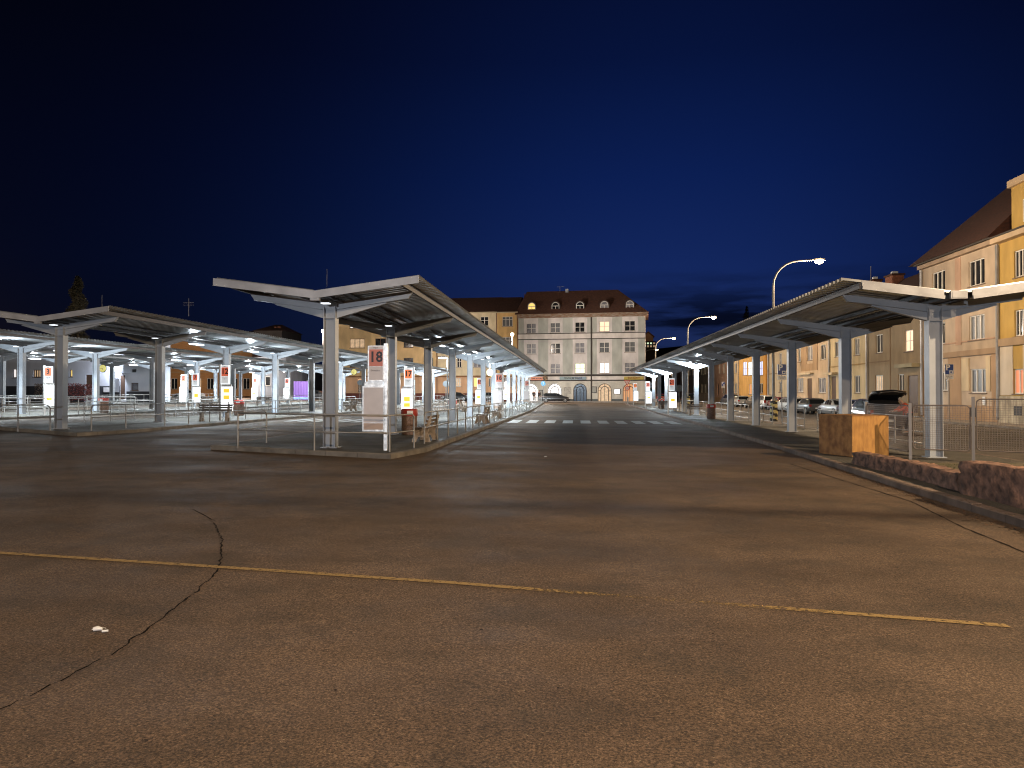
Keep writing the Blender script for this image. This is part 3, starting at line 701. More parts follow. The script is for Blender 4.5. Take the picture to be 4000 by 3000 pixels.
# chipboard box
M_OSB = mat('chipboard', (.34, .18, .06), .7, col2=(.16, .07, .02), vscale=5, bump=.3, bscale=18)
M_OSB2 = mat('chipboard_face', (.48, .25, .07), .7, col2=(.32, .16, .045), vscale=4, bump=.3, bscale=18, stretch=(2.5, 1, .8))
t = thing('chipboard_box', 'waist-high brown chipboard box on the platform by the low wall', 'box', (7.28, 20.35, .06), R(20))
MB().box(-.0, .022, .022, 1.33, .0, 1.08).build('side_panel', M_OSB, t)
MB().box(0, 1.15, -.0, .022, .0, 1.08).build('side_panel', M_OSB2, t)
MB().box(1.13, 1.15, .022, 1.33, .0, 1.08).build('side_panel', M_OSB, t)
MB().box(.022, 1.13, 1.31, 1.33, .0, 1.08).build('side_panel', M_OSB, t)
MB().box(-.01, 1.16, -.01, 1.34, 1.08, 1.10).build('lid', M_OSB, t)
MB().box(.1, 1.05, .1, 1.2, -.05, .0).build('pallet', M_SLAT, t)
# ================================================================== STREET LAMPS
M_POLE = mat('lamp_pole_steel', (.22, .21, .20), .5, metal=.2, var=.1)
M_BULB = mat('sodium_glass', (1, .8, .5), .4, emit=(1, .74, .42), es=45)
M_CBULB = mat('cool_glass', (1, 1, 1), .4, emit=(.85, .95, 1), es=30)
def street_lamp(x, y, label, z=10.75, reach=3.0, power=P_STREET, light=True, stripes=False, head=True, rz=0, col=WARM):
    z0 = g(x, y); t = thing('street_lamp', label, 'street lamp', (x, y, z0), rz, 'curved street lamps along the street')
    rr = 1.7; pts = [(0, 0, 0), (0, 0, 1.2), (0, 0, z - rr)]
    pts += [(rr - rr * math.cos(a), 0, z - rr + rr * math.sin(a)) for a in (R(15), R(30), R(45), R(60), R(75), R(90))] + [(reach - .3, 0, z + .04)]
    MB().tube(pts, [.11, .10, .075] + [.06] * 6 + [.05], 10).build('pole', M_POLE, t)
    hd = MB().box(reach - .35, reach + .35, -.13, .13, z, z + .12).build('lamp_head', M_POLE, t)
    b = MB()
    for i in range(6):
        a0, a1 = i / 6 * math.pi / 2, (i + 1) / 6 * math.pi / 2
        r0, r1 = .25 * math.cos(a0), .25 * math.cos(a1) + .001; n = 14
        b.add([(reach + r * math.cos(2 * math.pi * j / n) * 1.2, r * math.sin(2 * math.pi * j / n), z - .25 * math.sin(a) * .9 - .002) for r, a in ((r0, a0), (r1, a1)) for j in range(n)], [(j, n + j, n + (j + 1) % n, (j + 1) % n) for j in range(n)], 0, True)
    b.build('lamp_glass', M_BULB, hd)
    if light: lamp(hd, (reach, 0, z - .42), power, col, .14)
    if stripes:
        s = MB(); H = 1.38; r = .25; n = 24
        for k in range(18):
            for j in range(n):
                a0, a1 = 2 * math.pi * j / n, 2 * math.pi * (j + 1) / n
                z0_, z1_ = H * k / 18, H * (k + 1) / 18
                m = int(((k / 18 * 3.4) + j / n * 1.0) * 2) % 2
                s.add([(r * math.cos(a0), r * math.sin(a0), z0_), (r * math.cos(a1), r * math.sin(a1), z0_), (r * math.cos(a1), r * math.sin(a1), z1_), (r * math.cos(a0), r * math.sin(a0), z1_)], [(0, 1, 2, 3)], m, True)
        s.add([(r * math.cos(2 * math.pi * j / n), r * math.sin(2 * math.pi * j / n), H) for j in range(n)], [tuple(range(n))])
        s.build('striped_collar', [mat('marker_yellow', (.62, .52, .22), .5), mat('marker_black', (.02, .02, .02), .5)], t)
    return t
q = aX(3022, 13.2); street_lamp(q[0], q[1], 'tall curved street lamp with striped foot, highest in the photo', stripes=True)
q = aX(2687, 13.2); street_lamp(q[0], q[1], 'curved street lamp second highest, left of the tallest one', stripes=True)
q = aX(2561, 13.2); street_lamp(q[0], q[1], 'curved street lamp just right of the grey corner building')
q = aX(2505, 14.5); street_lamp(q[0], q[1] - 4, 'small distant street lamp at the corner of the grey building', z=11, light=False)
q = aX(2470, 16); street_lamp(q[0], q[1] + 5, 'lowest distant street lamp beside the grey building', z=8.5, light=False)
street_lamp(14.1, 11.4, 'street lamp beside the camera lighting the low wall and forecourt', power=P_STREET * 2.3)
street_lamp(2.5, -5, 'street lamp behind the camera on the street side', power=P_STREET * 1.9, col=(1, .72, .47))
street_lamp(-14, -30, 'street lamp behind the camera on the station side', power=P_STREET * 4.6, col=(.88, .92, 1), z=5.4)
street_lamp(-48, 14, 'street lamp left of the camera beyond the photo', power=P_STREET * .8)
# lamps on the far facades and square
def post_lamp(u, v, Y, label, pw):
    x, y, z = aY(u, Y, v); z0 = g(x, y); t = thing('post_lamp', label, 'street lamp', (x, y, z0), 0, 'warm post lamps before the far houses'); h = z - z0
    MB().tube([(0, 0, 0), (0, 0, h - .25)], [.08, .05], 8).build('pole', M_POLE, t)
    MB().tube([(0, 0, h + .2), (0, 0, h + .12), (0, 0, h - .12), (0, 0, h - .25)], [.05, .24, .22, .05], 10).build('lamp_glass', M_BULB, t)
    lamp(t, (0, -.5, h - .1), pw, NEUT, .2)
post_lamp(2001, 1306, 108, 'glaring post lamp before the yellow house beside the grey building', 13500)
post_lamp(1262, 1293, 105, 'small post lamp glowing beside the nearest column of the middle canopy', 9500)
post_lamp(912, 1452, 122, 'warm post lamp glowing before the orange banded building', 7000)
def sq_lamp(u, v, Y, label, double=False, pw=1700):
    x, y, z = aY(u, Y, v); z0 = g(x, y); t = thing('square_lamp', label, 'street lamp', (x, y, z0), 0, 'cool white post lamps in the station square')
    h = z - z0
    MB().tube([(0, 0, 0), (0, 0, h)], [.08, .05], 8).build('pole', M_POLE, t)
    for s in ((-1, 1) if double else (-1,)):
        MB().tube([(0, 0, h - .1), (s * .5, 0, h)], .03, 6).build('arm', M_POLE, t)
        hd = MB().box(min(0, s * .75) + s * .2, max(0, s * .75) + s * .2, -.14, .14, h, h + .1).build('lamp_head', M_POLE, t)
        MB().box(min(0, s * .6) + s * .25, max(0, s * .6) + s * .25, -.11, .11, h - .09, h - .002).build('lamp_glass', M_CBULB, hd)
    lamp(t, (-.4, 0, h - .5), pw, COOL, .2)
sq_lamp(871, 1391, 75, 'cool white post lamp behind the lit sign for bay 12')
sq_lamp(1133, 1450, 92, 'cool white post lamp between the columns left of the purple hoarding')
sq_lamp(1748, 1396, 72, 'double-headed cool post lamp against the cream facade', True)
sq_lamp(1990, 1458, 98, 'cool post lamp right of sign 16')
sq_lamp(1690, 1461, 95, 'low cool post lamp between the ochre house and sign 17')
sq_lamp(766, 1424, 70, 'cool post lamp above the sign for bay 7', False, 350)

# ================================================================== CARS
M_TYRE = mat('tyre_rubber', (.02, .02, .02), .8); M_RIM = mat('alloy_rim', (.5, .5, .5), .3, metal=.8)
M_GLASS = mat('car_glass', (.015, .018, .02), .08, spec=.8); M_DARKP = mat('dark_plastic', (.03, .03, .03), .6)
M_TAIL = mat('tail_light', (.30, .015, .012), .2, spec=.7); M_HEADL = mat('head_light', (.6, .6, .62), .1, metal=.4); M_PLATE = mat('number_plate', (.7, .7, .68), .5)
def make_car(kind='hatch', paint=None, hatch_open=False):
    t = thing('parked_car', '', 'car', group='cars parked along the street')
    L = {'hatch': 4.0, 'wagon': 4.6, 'sedan': 4.5, 'mpv': 4.4}[kind]; Wd = .87; h = {'mpv': 1.62}.get(kind, 1.46)
    # stations: y, z_bottom, z_belt, z_roof, half width scale
    hl = L / 2; belt = .93 if kind != 'mpv' else 1.0
    if kind == 'sedan': st = [(-hl, .36, .80, .80, .86), (-hl + .12, .24, .92, .93, .95), (-hl + .75, .20, .96, .99, 1), (-hl + 1.35, .20, belt, h - .08, 1), (-hl + 1.9, .20, belt, h, 1), (.15, .20, belt, h - .01, 1), (hl - 1.75, .20, belt, h - .12, 1), (hl - 1.15, .20, .93, .97, 1), (hl - .3, .22, .78, .79, .95), (hl, .34, .62, .63, .80)]
    else: st = [(-hl, .36, .84, .86, .88), (-hl + .06, .26, belt, 1.02, .95), (-hl + .34, .22, belt, h - .12, .98), (-hl + .62, .20, belt, h - .02, 1), (-hl + 1.4, .20, belt, h, 1), (.1, .20, belt, h, 1), (hl - 1.75, .20, belt, h - .14, 1), (hl - 1.0, .20, belt, .98, 1), (hl - .28, .22, .80, .81, .95), (hl, .34, .62, .63, .80)]
    b = MB(); rows = []
    for y, zb, zt, zr, s in st:
        w = Wd * s; cab = zr - zt
        wr = w - .03 - max(0, cab) * .38
        half = [(w * .86, zb), (w * .99, zb + .10), (w, (zb + zt) / 2), (w * .975, zt - .03), (w * .955, zt), (wr + .03, zr - .05 if cab > .12 else zr - .01), (wr - .06, zr - .005), (0, zr + .012)]
        rows.append([(x, y, z) for x, z in half] + [(-x, y, z) for x, z in half[-2::-1]])
    n = len(rows[0]); vs = [p for r_ in rows for p in r_]
    fs = [(i * n + j, i * n + j + 1, (i + 1) * n + j + 1, (i + 1) * n + j) for i in range(len(rows) - 1) for j in range(n - 1)]
    b.add(vs, fs, 0, True); b.add(rows[0], [tuple(range(n))[::-1]]); b.add(rows[-1], [tuple(range(n))])
    b.build('body', paint, t)
    # glass panels just proud of the cabin sides, windscreen and tailgate
    cabs = [i for i, s in enumerate(st) if s[3] - s[2] > .25]
    for sgn in (1, -1):
        gl_ = MB()
        for i, j in zip(cabs, cabs[1:]):
            A = rows[i]; B_ = rows[j]; k0, k1 = (4, 5) if sgn > 0 else (n - 5, n - 6)
            def mixp(p, q, f): return Vector(p).lerp(Vector(q), f)
            P = [mixp(A[k0], A[k1], .10), mixp(B_[k0], B_[k1], .10), mixp(B_[k0], B_[k1], .93), mixp(A[k0], A[k1], .93)]
            d = (P[1] - P[0]).normalized() * .03; P = [P[0] + d, P[1] - d, P[2] - d, P[3] + d]
            gl_.add([p + Vector((sgn * .010, 0, .004)) for p in P], [(0, 1, 2, 3)])
        gl_.build('side_window', M_GLASS, t)
    def screen(i, j, nm, off):
        A = rows[i]; B_ = rows[j]; m = MB()
        P = [Vector(A[4]).lerp(Vector(A[5]), .15), Vector(A[n - 5]).lerp(Vector(A[n - 6]), .15), Vector(B_[n - 6]), Vector(B_[5])]
        P[0].x -= .07; P[1].x += .07; P[2].x += .05; P[3].x -= .05
        m.add([p + Vector((0, off, .016 if off > 0 else .035)) for p in P], [(0, 1, 2, 3)]); m.build(nm, M_GLASS, t)
    front0 = [i for i in range(len(st)) if i > cabs[-1]][0]
    if kind == 'sedan': screen(2, 3, 'rear_window', -.02)
    elif not hatch_open: screen(1, 2, 'rear_window', -.05)
    screen(front0, cabs[-1], 'windscreen', .03)
    for sx in (-1, 1):
        for y in (-hl + .75, hl - .82):
            wh = thing('wheel', None, None, (sx * (Wd - .11), y, .31)); wh.parent = t
            MB().tube([(-.10, 0, 0), (.10, 0, 0)], .31, 20).build('tyre', M_TYRE, wh)
            rm = MB(); 
            for k in range(5):
                a = k * 2 * math.pi / 5; rm.bar((sx * .108, .05 * math.cos(a), .05 * math.sin(a)), (sx * .108, .19 * math.cos(a), .19 * math.sin(a)), .05, .02, 0, (1, 0, 0))
            ring = [(sx * .105, .20 * math.cos(a * math.pi / 9), .20 * math.sin(a * math.pi / 9)) for a in range(18)]
            rm.tube(ring, .018, 5, closed=True); rm.build('rim', M_RIM, wh)
            ar = [(sx * (Wd + .001), y + .37 * math.cos(a * math.pi / 10), .31 + .37 * math.sin(a * math.pi / 10)) for a in range(0, 11)]
            MB().tube(ar, .035, 5).build('wheel_arch', M_DARKP, t)
        z = .84 if kind != 'mpv' else .9
        MB().box(sx * Wd * .80 - .11, sx * Wd * .80 + .11, -hl - .005, -hl + .10, z - .13, z + .05 + (.12 if kind in ('mpv', 'wagon') else 0)).build('tail_light', M_TAIL, t)
        MB().box(sx * Wd * .70 - .15, sx * Wd * .70 + .15, hl - .16, hl + .004, .56, .68).build('headlight', M_HEADL, t)
        MB().box(sx * (Wd + .02) - .05, sx * (Wd + .02) + .06, .75, .90, .94, 1.05).build('wing_mirror', paint, t)
    MB().box(-.7, .7, -hl - .03, -hl + .08, .30, .46).build('bumper', M_DARKP, t)
    MB().box(-.26, .26, -hl - .036, -hl - .031, .50, .61).build('number_plate', M_PLATE, t)
    if kind == 'wagon':
        for sx in (-.55, .55): MB().tube([(sx, -hl + .8, 1.46), (sx, -hl + .9, 1.52), (sx, .2, 1.52), (sx, .35, 1.45)], .015, 6).build('roof_rail', M_DARKP, t)
    return t
def paint(n, c): return mat('car_paint_' + n, c, .28, metal=.15, coat=.8)
PW, PD, PG, PB, PR, PS = paint('white', (.62, .62, .60)), paint('black', (.015, .016, .018)), paint('grey', (.07, .075, .08)), paint('blue', (.015, .03, .10)), paint('red', (.22, .015, .012)), paint('silver', (.32, .33, .33))
def put(c, x, y, rz, lb, dz=0): c.location = (x, y, g(x, y) + dz + .01); c.rotation_euler.z = rz; c['label'] = lb; return c
protos = {}
def car(kind, pt_, x, y, rz, lb):
    k = (kind, pt_.name)
    if k not in protos: protos[k] = make_car(kind, pt_); o = protos[k]
    else: o = copy_tree(protos[k])
    return put(o, x, y, rz, lb)
al = R(4)
car('hatch', PB, 21.9, 60.4, al, 'dark blue hatchback parked just left of the car with the open boot')
car('sedan', PS, 22.3, 66.0, al, 'silver car with a bright glint behind the blue hatchback')
car('hatch', PG, 21.8, 68.5 + 3.2, al, 'dark grey car parked right behind the white estate')
car('wagon', PW, 21.6, 77.5, al, 'white estate car parked in the street row between the second and third columns')
car('hatch', PR, 22.0, 82.8, al, 'small red car tucked between two white parked cars')
car('mpv', PW, 21.8, 88.2, al, 'white van-like car partly hidden by the third column from the right')
car('sedan', PD, 22.1, 94, al, 'black saloon parked left of the third column from the right')
car('hatch', PS, 21.8, 101.5, al, 'silver hatchback with shining headlights left of the striped lamp post foot')
car('mpv', PG, 22.0, 109, al, 'grey van-like car parked in front of the orange house')
car('mpv', PD, 17.5, 118, al, 'dark car far down the street behind the litter bin')
car('hatch', PR, 15.5, 140, 0, 'distant red car with glowing tail lights down the street')
car('wagon', PD, -3.2, 118.6, R(-91), 'black estate car standing side-on before the grey arched building')
car('sedan', PD, -19.5, 119.2, R(90), 'black saloon parked in front of the ochre ground floor, left of sign 16')
car('hatch', PG, -14.6, 119.4, R(90), 'dark grey car half hidden behind the column right of the black saloon')
car('sedan', PG, -43, 119.5, R(90), 'dark saloon in front of the shop with the red sign')
car('sedan', PW, -58, 107, R(86), 'white saloon behind the columns right of sign 12')
# car with raised tailgate
oc = make_car('mpv', PD, True); put(oc, 15.25, 39.9, R(-2), 'dark van-like car with its tailgate raised and a person at the boot')
tg = MB()
hg = (-2.2 + .55)
pr = []
for y, z, w in ((-2.2 + .62, 1.60, .72), (-2.2 + .35, 1.84, .78), (-2.2 - .05, 1.99, .80), (-2.2 - .42, 2.02, .74), (-2.2 - .60, 1.96, .62)):
    pr.append([(-w, y, z - .10), (-w * .93, y, z), (0, y, z + .05), (w * .93, y, z), (w, y, z - .10)])
vs = [p for r_ in pr for p in r_] + [(p[0] * .93, p[1], p[2] - .09) for r_ in pr for p in r_]
fs = [(i * 5 + j, i * 5 + j + 1, i * 5 + j + 6, i * 5 + j + 5) for i in range(4) for j in range(4)]
fs += [tuple(25 + q_ for q_ in f[::-1]) for f in fs] + [(20, 21, 46, 45), (21, 22, 47, 46), (22, 23, 48, 47), (23, 24, 49, 48)]
fs += [(i * 5, i * 5 + 5, 30 + i * 5, 25 + i * 5) for i in range(4)] + [(i * 5 + 4, 29 + i * 5, 34 + i * 5, i * 5 + 9) for i in range(4)]
tg.add(vs, fs, 0, True); tgo = tg.build('tailgate', PD, oc)
MB().quad((-.55, -1.95, 1.815), (.55, -1.95, 1.815), (.52, -2.5, 1.90), (-.52, -2.5, 1.90)).build('rear_window', mat('tailgate_lining', (.14, .13, .11), .5), tgo)
MB().box(-.68, .68, -2.215, -1.9, .62, 1.30).build('boot_opening', mat('boot_interior', (.03, .028, .026), .9), oc)

# ================================================================== PERSON at the boot
def skin(name, chains, m, parent, rootv=0, sub=2):
    me = bpy.data.meshes.new(name); vs = []; es = []; rd = []; ids = {}
    for ch in chains:
        prev = None
        for key, p, r_ in ch:
            if key not in ids: ids[key] = len(vs); vs.append(p); rd.append(r_)
            if prev is not None: es.append((prev, ids[key]))
            prev = ids[key]
    me.from_pydata(vs, es, []); o = bpy.data.objects.new(name, me); COL.objects.link(o)
    md = o.modifiers.new('skin', 'SKIN'); md.use_smooth_shade = True
    for i, r_ in enumerate(rd):
        sv = me.skin_vertices[0].data[i]; sv.radius = r_ if isinstance(r_, tuple) else (r_, r_); sv.use_root = (i == rootv)
    s_ = o.modifiers.new('sub', 'SUBSURF'); s_.levels = sub; s_.render_levels = sub
    bpy.context.view_layer.update(); dg = bpy.context.evaluated_depsgraph_get()
    nm = bpy.data.meshes.new_from_object(o.evaluated_get(dg)); o.modifiers.clear(); o.data = nm; nm.name = name
    nm.materials.clear(); nm.materials.append(m); o.parent = parent
    return o
PX, PY = 15.62, 36.5
per = thing('person', 'person in an orange-red jacket and black trousers bending into the open boot', 'person', (PX, PY, g(PX, PY) + .012))
M_SKIN = mat('skin', (.42, .26, .19), .55); M_JACK = mat('orange_jacket', (.62, .085, .03), .75, var=.15, vscale=6, bump=.3); M_TROU = mat('black_trousers', (.02, .02, .022), .85); M_SHOE = mat('pale_shoes', (.35, .33, .30), .7); M_HAIR = mat('grey_hair', (.34, .30, .25), .8)
# faces -x (towards the car), upper body bent forward
hip = (0, 0, .93)
def leg(s, fx): return [('hip', hip, (.13, .12)), ('h%d' % s, (0, s * .10, .88), .105), ('k%d' % s, (fx - .04, s * .12, .49), .065), ('a%d' % s, (fx + .04, s * .12, .09), .042), ('t%d' % s, (fx - .13, s * .13, .035), .035)]
torso = [('hip', hip, (.13, .12)), ('w', (-.04, 0, 1.08), (.12, .14)), ('c', (-.15, 0, 1.28), (.12, .17)), ('n', (-.27, 0, 1.44), (.06, .06)), ('hd', (-.36, 0, 1.54), (.085, .075)), ('ht', (-.42, 0, 1.64), (.08, .075))]
def arm(s):
    ch = [('c', (-.15, 0, 1.28), (.12, .17)), ('s%d' % s, (-.21, s * .20, 1.36), .06), ('e%d' % s, (-.40, s * .25, 1.12), .045), ('wr%d' % s, (-.63, s * .18, 1.06), .030), ('pm%d' % s, (-.70, s * .17, 1.05), .034)]
    fg = []
    for q_, (dy, l) in enumerate(((-.032, .075), (-.011, .085), (.011, .08), (.032, .065))):
        fg.append([ch[-1], ('f%d%d' % (s, q_), (-.735, s * .17 + dy, 1.05), .011), ('g%d%d' % (s, q_), (-.735 - l * .6, s * .17 + dy * 1.1, 1.035), .0095), ('i%d%d' % (s, q_), (-.735 - l, s * .17 + dy * 1.1, 1.01), .008)])
    fg.append([ch[-1], ('th%d' % s, (-.70, s * .17 - s * .045, 1.05), .012), ('tt%d' % s, (-.74, s * .17 - s * .065, 1.035), .009)])
    return [ch] + fg
skin('body', [leg(1, .05), leg(-1, -.16), torso] + arm(1) + arm(-1), M_SKIN, per)
jk = [[('hem', (.02, 0, .86), (.165, .18)), ('hip', (.01, 0, .93), (.16, .175)), ('w', (-.04, 0, 1.08), (.15, .175)), ('c', (-.15, 0, 1.28), (.15, .20)), ('n', (-.25, 0, 1.42), (.08, .09))]]
for s in (1, -1): jk.append([('c', (-.15, 0, 1.28), (.15, .20)), ('s%d' % s, (-.21, s * .21, 1.35), .085), ('e%d' % s, (-.40, s * .26, 1.12), .068), ('wr%d' % s, (-.60, s * .185, 1.065), .052)])
skin('jacket', jk, M_JACK, per)
tr_ = []
for s, fx in ((1, .05), (-1, -.16)): tr_.append([('hip', hip, (.14, .14)), ('h%d' % s, (0, s * .10, .86), .118), ('k%d' % s, (fx - .04, s * .12, .49), .085), ('a%d' % s, (fx + .04, s * .12, .10), .066)])
skin('trousers', tr_, M_TROU, per)
for s, fx in ((1, .05), (-1, -.16)): skin('shoe', [[('a', (fx + .07, s * .12, .05), .045), ('b', (fx - .04, s * .125, .045), .045), ('c', (fx - .17, s * .13, .035), .032)]], M_SHOE, per, 0, 1)
skin('hair', [[('a', (-.335, 0, 1.56), .07), ('b', (-.37, 0, 1.63), (.09, .088)), ('c', (-.42, 0, 1.69), (.07, .07))]], M_HAIR, per)
MB().add([(-.44, -.012, 1.60), (-.44, .012, 1.60), (-.475, 0, 1.585), (-.455, 0, 1.61)], [(0, 2, 1), (0, 1, 3), (0, 3, 2), (1, 2, 3)]).build('nose', M_SKIN, per)
# two people by the distant estate car
def small_person(x, y, rz, lb, jc):
    p = thing('person', lb, 'person', (x, y, g(x, y) + .16), rz)
    tors = [('hip', hip, (.12, .13)), ('c', (0, 0, 1.32), (.12, .17)), ('n', (0, 0, 1.52), (.05, .05)), ('hd', (0, 0, 1.62), (.09, .075)), ('ht', (0, 0, 1.72), (.085, .075))]
    ch = [leg(1, .02), leg(-1, -.05), tors]
    for s in (1, -1): ch.append([('c', (0, 0, 1.32), (.12, .17)), ('s%d' % s, (0, s * .19, 1.42), .06), ('e%d' % s, (.02, s * .24, 1.14), .045), ('wr%d' % s, (-.04, s * .25, .88), .032), ('pm%d' % s, (-.05, s * .25, .80), .03)])
    skin('body', ch, M_SKIN, p)
    jk_ = [[('hip', (0, 0, .86), (.155, .175)), ('c', (0, 0, 1.32), (.15, .20)), ('n', (0, 0, 1.48), (.07, .08))]]
    for s in (1, -1): jk_.append([('c', (0, 0, 1.32), (.15, .20)), ('s%d' % s, (0, s * .20, 1.42), .08), ('e%d' % s, (.02, s * .25, 1.14), .065), ('wr%d' % s, (-.03, s * .26, .90), .05)])
    skin('jacket', jk_, jc, p)
    skin('trousers', [[('hip', hip, (.13, .13)), ('h%d' % s, (0, s * .10, .86), .11), ('k%d' % s, (-.02, s * .12, .49), .08), ('a%d' % s, (.04, s * .12, .09), .065)] for s in (1, -1)], M_TROU, p)
    skin('hair', [[('a', (.02, 0, 1.66), .08), ('b', (0, 0, 1.76), (.08, .08))]], mat('dark_hair', (.05, .03, .02), .8), p)
M_DJ = mat('dark_jacket', (.03, .022, .025), .85)
small_person(-6.9, 121.9, R(90), 'person in a dark jacket standing by the lit arched shop window', M_DJ)
small_person(-6.0, 121.6, R(60), 'second dark-clad person just behind the estate car', M_DJ)

# ================================================================== TRAFFIC SIGNS
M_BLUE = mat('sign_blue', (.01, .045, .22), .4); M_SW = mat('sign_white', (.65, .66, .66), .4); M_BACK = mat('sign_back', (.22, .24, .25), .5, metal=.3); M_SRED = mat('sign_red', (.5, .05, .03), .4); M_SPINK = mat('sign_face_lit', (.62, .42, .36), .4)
def pole_sign(x, y, label, cat='road sign', grp=None, rz=0, h=3.8):
    t = thing('road_sign', label, cat, (x, y, g(x, y) + (.13 if x > 24 else 0)), rz, grp)
    MB().tube([(0, 0, 0), (0, 0, h)], .032, 8).build('pole', M_POLE, t); return t
def p_sign(x, y, z, label, sc=1):
    t = pole_sign(x, y, label, grp='blue parking signs', h=z + .30)
    s = MB().box(-.28, .28, -.055, -.035, z - .40, z + .30).build('sign_plate', M_SW, t)
    MB().box(-.255, .255, -.060, -.0555, z - .375, z + .275).build('blue_field', M_BLUE, s)
    text('P', .52, 'letter', M_SW, s, (-.09, -.063, z + .06), (R(90), 0, 0), bold=.018)
    MB().box(.00, .225, -.064, -.0605, z - .34, z - .13).build('ticket_symbol', M_SW, s)
    MB().disc((.112, -.068, z - .235), .06, (0, 1, 0), .0035, 12).build('ticket_symbol', M_BLUE, s)
    a = MB().box(-.27, .27, -.052, -.035, z - .70, z - .45).build('plate', M_SW, t)
    text('Po-Pá 8-18\nSo 8-12', .085, 'lettering', M_TXT, a, (0, -.055, z - .575), (R(90), 0, 0))
q = aX(3054, 13.2); p_sign(13.2, q[1], 3.45, 'blue parking sign half hidden behind the third column from the right')
q = aX(3707, 24.6); p_sign(24.6, q[1], 3.50, 'blue parking sign on the pavement right of the nearest right-hand column')
q = aX(2825, 24.6); p_sign(24.6, q[1], 3.2, 'small blue parking sign far along the pink house')
def round_sign(u, Y, vtop, label, face, arrow=False, r=.32):
    x, y, z = aY(u, Y, vtop); t = pole_sign(x, y, label, h=z - g(x, y)); h = z - g(x, y) - r
    s = MB().disc((0, -.05, h), r, (0, 1, 0), .015, 24).build('sign_plate', face, t)
    if arrow: MB().bar((0, -.055, h - .2), (0, -.055, h + .16), .05, .006, 0, (0, 1, 0)).add([(-.10, -.056, h + .06), (.10, -.056, h + .06), (0, -.056, h + .22)], [(0, 1, 2)]).build('arrow', M_SW, s)
    return t, h
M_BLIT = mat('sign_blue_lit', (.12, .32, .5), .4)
round_sign(2122, 104, 1489, 'round blue arrow sign in front of the lit arched window', M_BLIT, True, .33)
round_sign(1742, 76, 1487, 'round grey sign back on a white pole before the ochre house', M_BACK)
round_sign(1406, 88, 1484, 'round grey sign back beside the big poster window', M_BACK)
round_sign(749, 60, 1444, 'round sign back with a diamond below left of sign 5', M_BACK, False, .22)
round_sign(2653, 70, 1503, 'round sign back on the street behind sign 21', M_BACK)
# give way + round sign
x, y, z = aY(2450, 104, 1485); t = pole_sign(x, y, 'give way triangle above a round red-ringed sign at the end of the right platform', h=z - g(x, y) + .1); h = z - g(x, y)
MB().prism([(-.45, 0), (.45, 0), (0, -.80)][::-1], (0, -.05, h), (1, 0, 0), (0, 0, 1), (0, .015, 0)).build('triangle_plate', M_SRED, t)
MB().prism([(-.33, -.07), (.33, -.07), (0, -.65)][::-1], (0, -.056, h), (1, 0, 0), (0, 0, 1), (0, .004, 0)).build('triangle_field', M_SPINK, t)
d_ = MB().disc((0, -.05, h - 1.12), .33, (0, 1, 0), .015, 24).build('round_plate', M_SRED, t); MB().disc((0, -.056, h - 1.12), .24, (0, 1, 0), .004, 24).build('round_field', M_SPINK, d_)
MB().bar((-.02, -.06, h - 1.27), (-.02, -.06, h - .97), .05, .006, 0, (0, 1, 0)).build('symbol', M_TXT, d_)

# ================================================================== BUILDINGS
def wm(name, c, **k): return mat(name, c, .9, bump=.25, bscale=14, var=k.pop('var', .16), vscale=k.pop('vscale', .9), stretch=(1, 1, .45), **k)
M_FRAME = mat('white_window_frame', (.62, .60, .56), .5); M_DFRAME = mat('brown_window_frame', (.09, .045, .03), .6)
PANES = {
 'dark': mat('window_glass_dark', (.02, .021, .023), .12, var=.5, vscale=2), 'grey': mat('window_glass_curtain', (.13, .135, .14), .35, col2=(.05, .055, .06), vscale=3, stretch=(4, 1, .3)),
 'lace': mat('window_glass_lace', (.24, .24, .26), .4, col2=(.10, .10, .12), vscale=2.2),
 'warm': mat('window_warm', (.6, .5, .4), .5, emit=(1, .66, .42), es=.95), 'warm2': mat('window_warm_dim', (.4, .3, .2), .5, emit=(.8, .55, .33), es=.5, var=.4),
 'yellow': mat('window_yellow', (.6, .5, .2), .5, emit=(1, .66, .16), es=.95), 'green': mat('window_greenish', (.6, .6, .5), .5, emit=(.80, 1, .66), es=1.05),
 'white': mat('window_white_lit', (.7, .7, .7), .5, emit=(1, .95, .92), es=1.2), 'cyan': mat('window_cyan_lit', (.5, .7, .7), .5, emit=(.70, .95, 1), es=.9),
 'red': mat('window_red_curtain', (.5, .1, .05), .5, emit=(1, .42, .20), es=.55), 'blue': mat('window_blue_deco', (.4, .5, .8), .5, emit=(.55, .6, 1), es=.9),
 'orange': mat('window_orange', (.4, .2, .1), .5, emit=(.9, .45, .2), es=.5)}
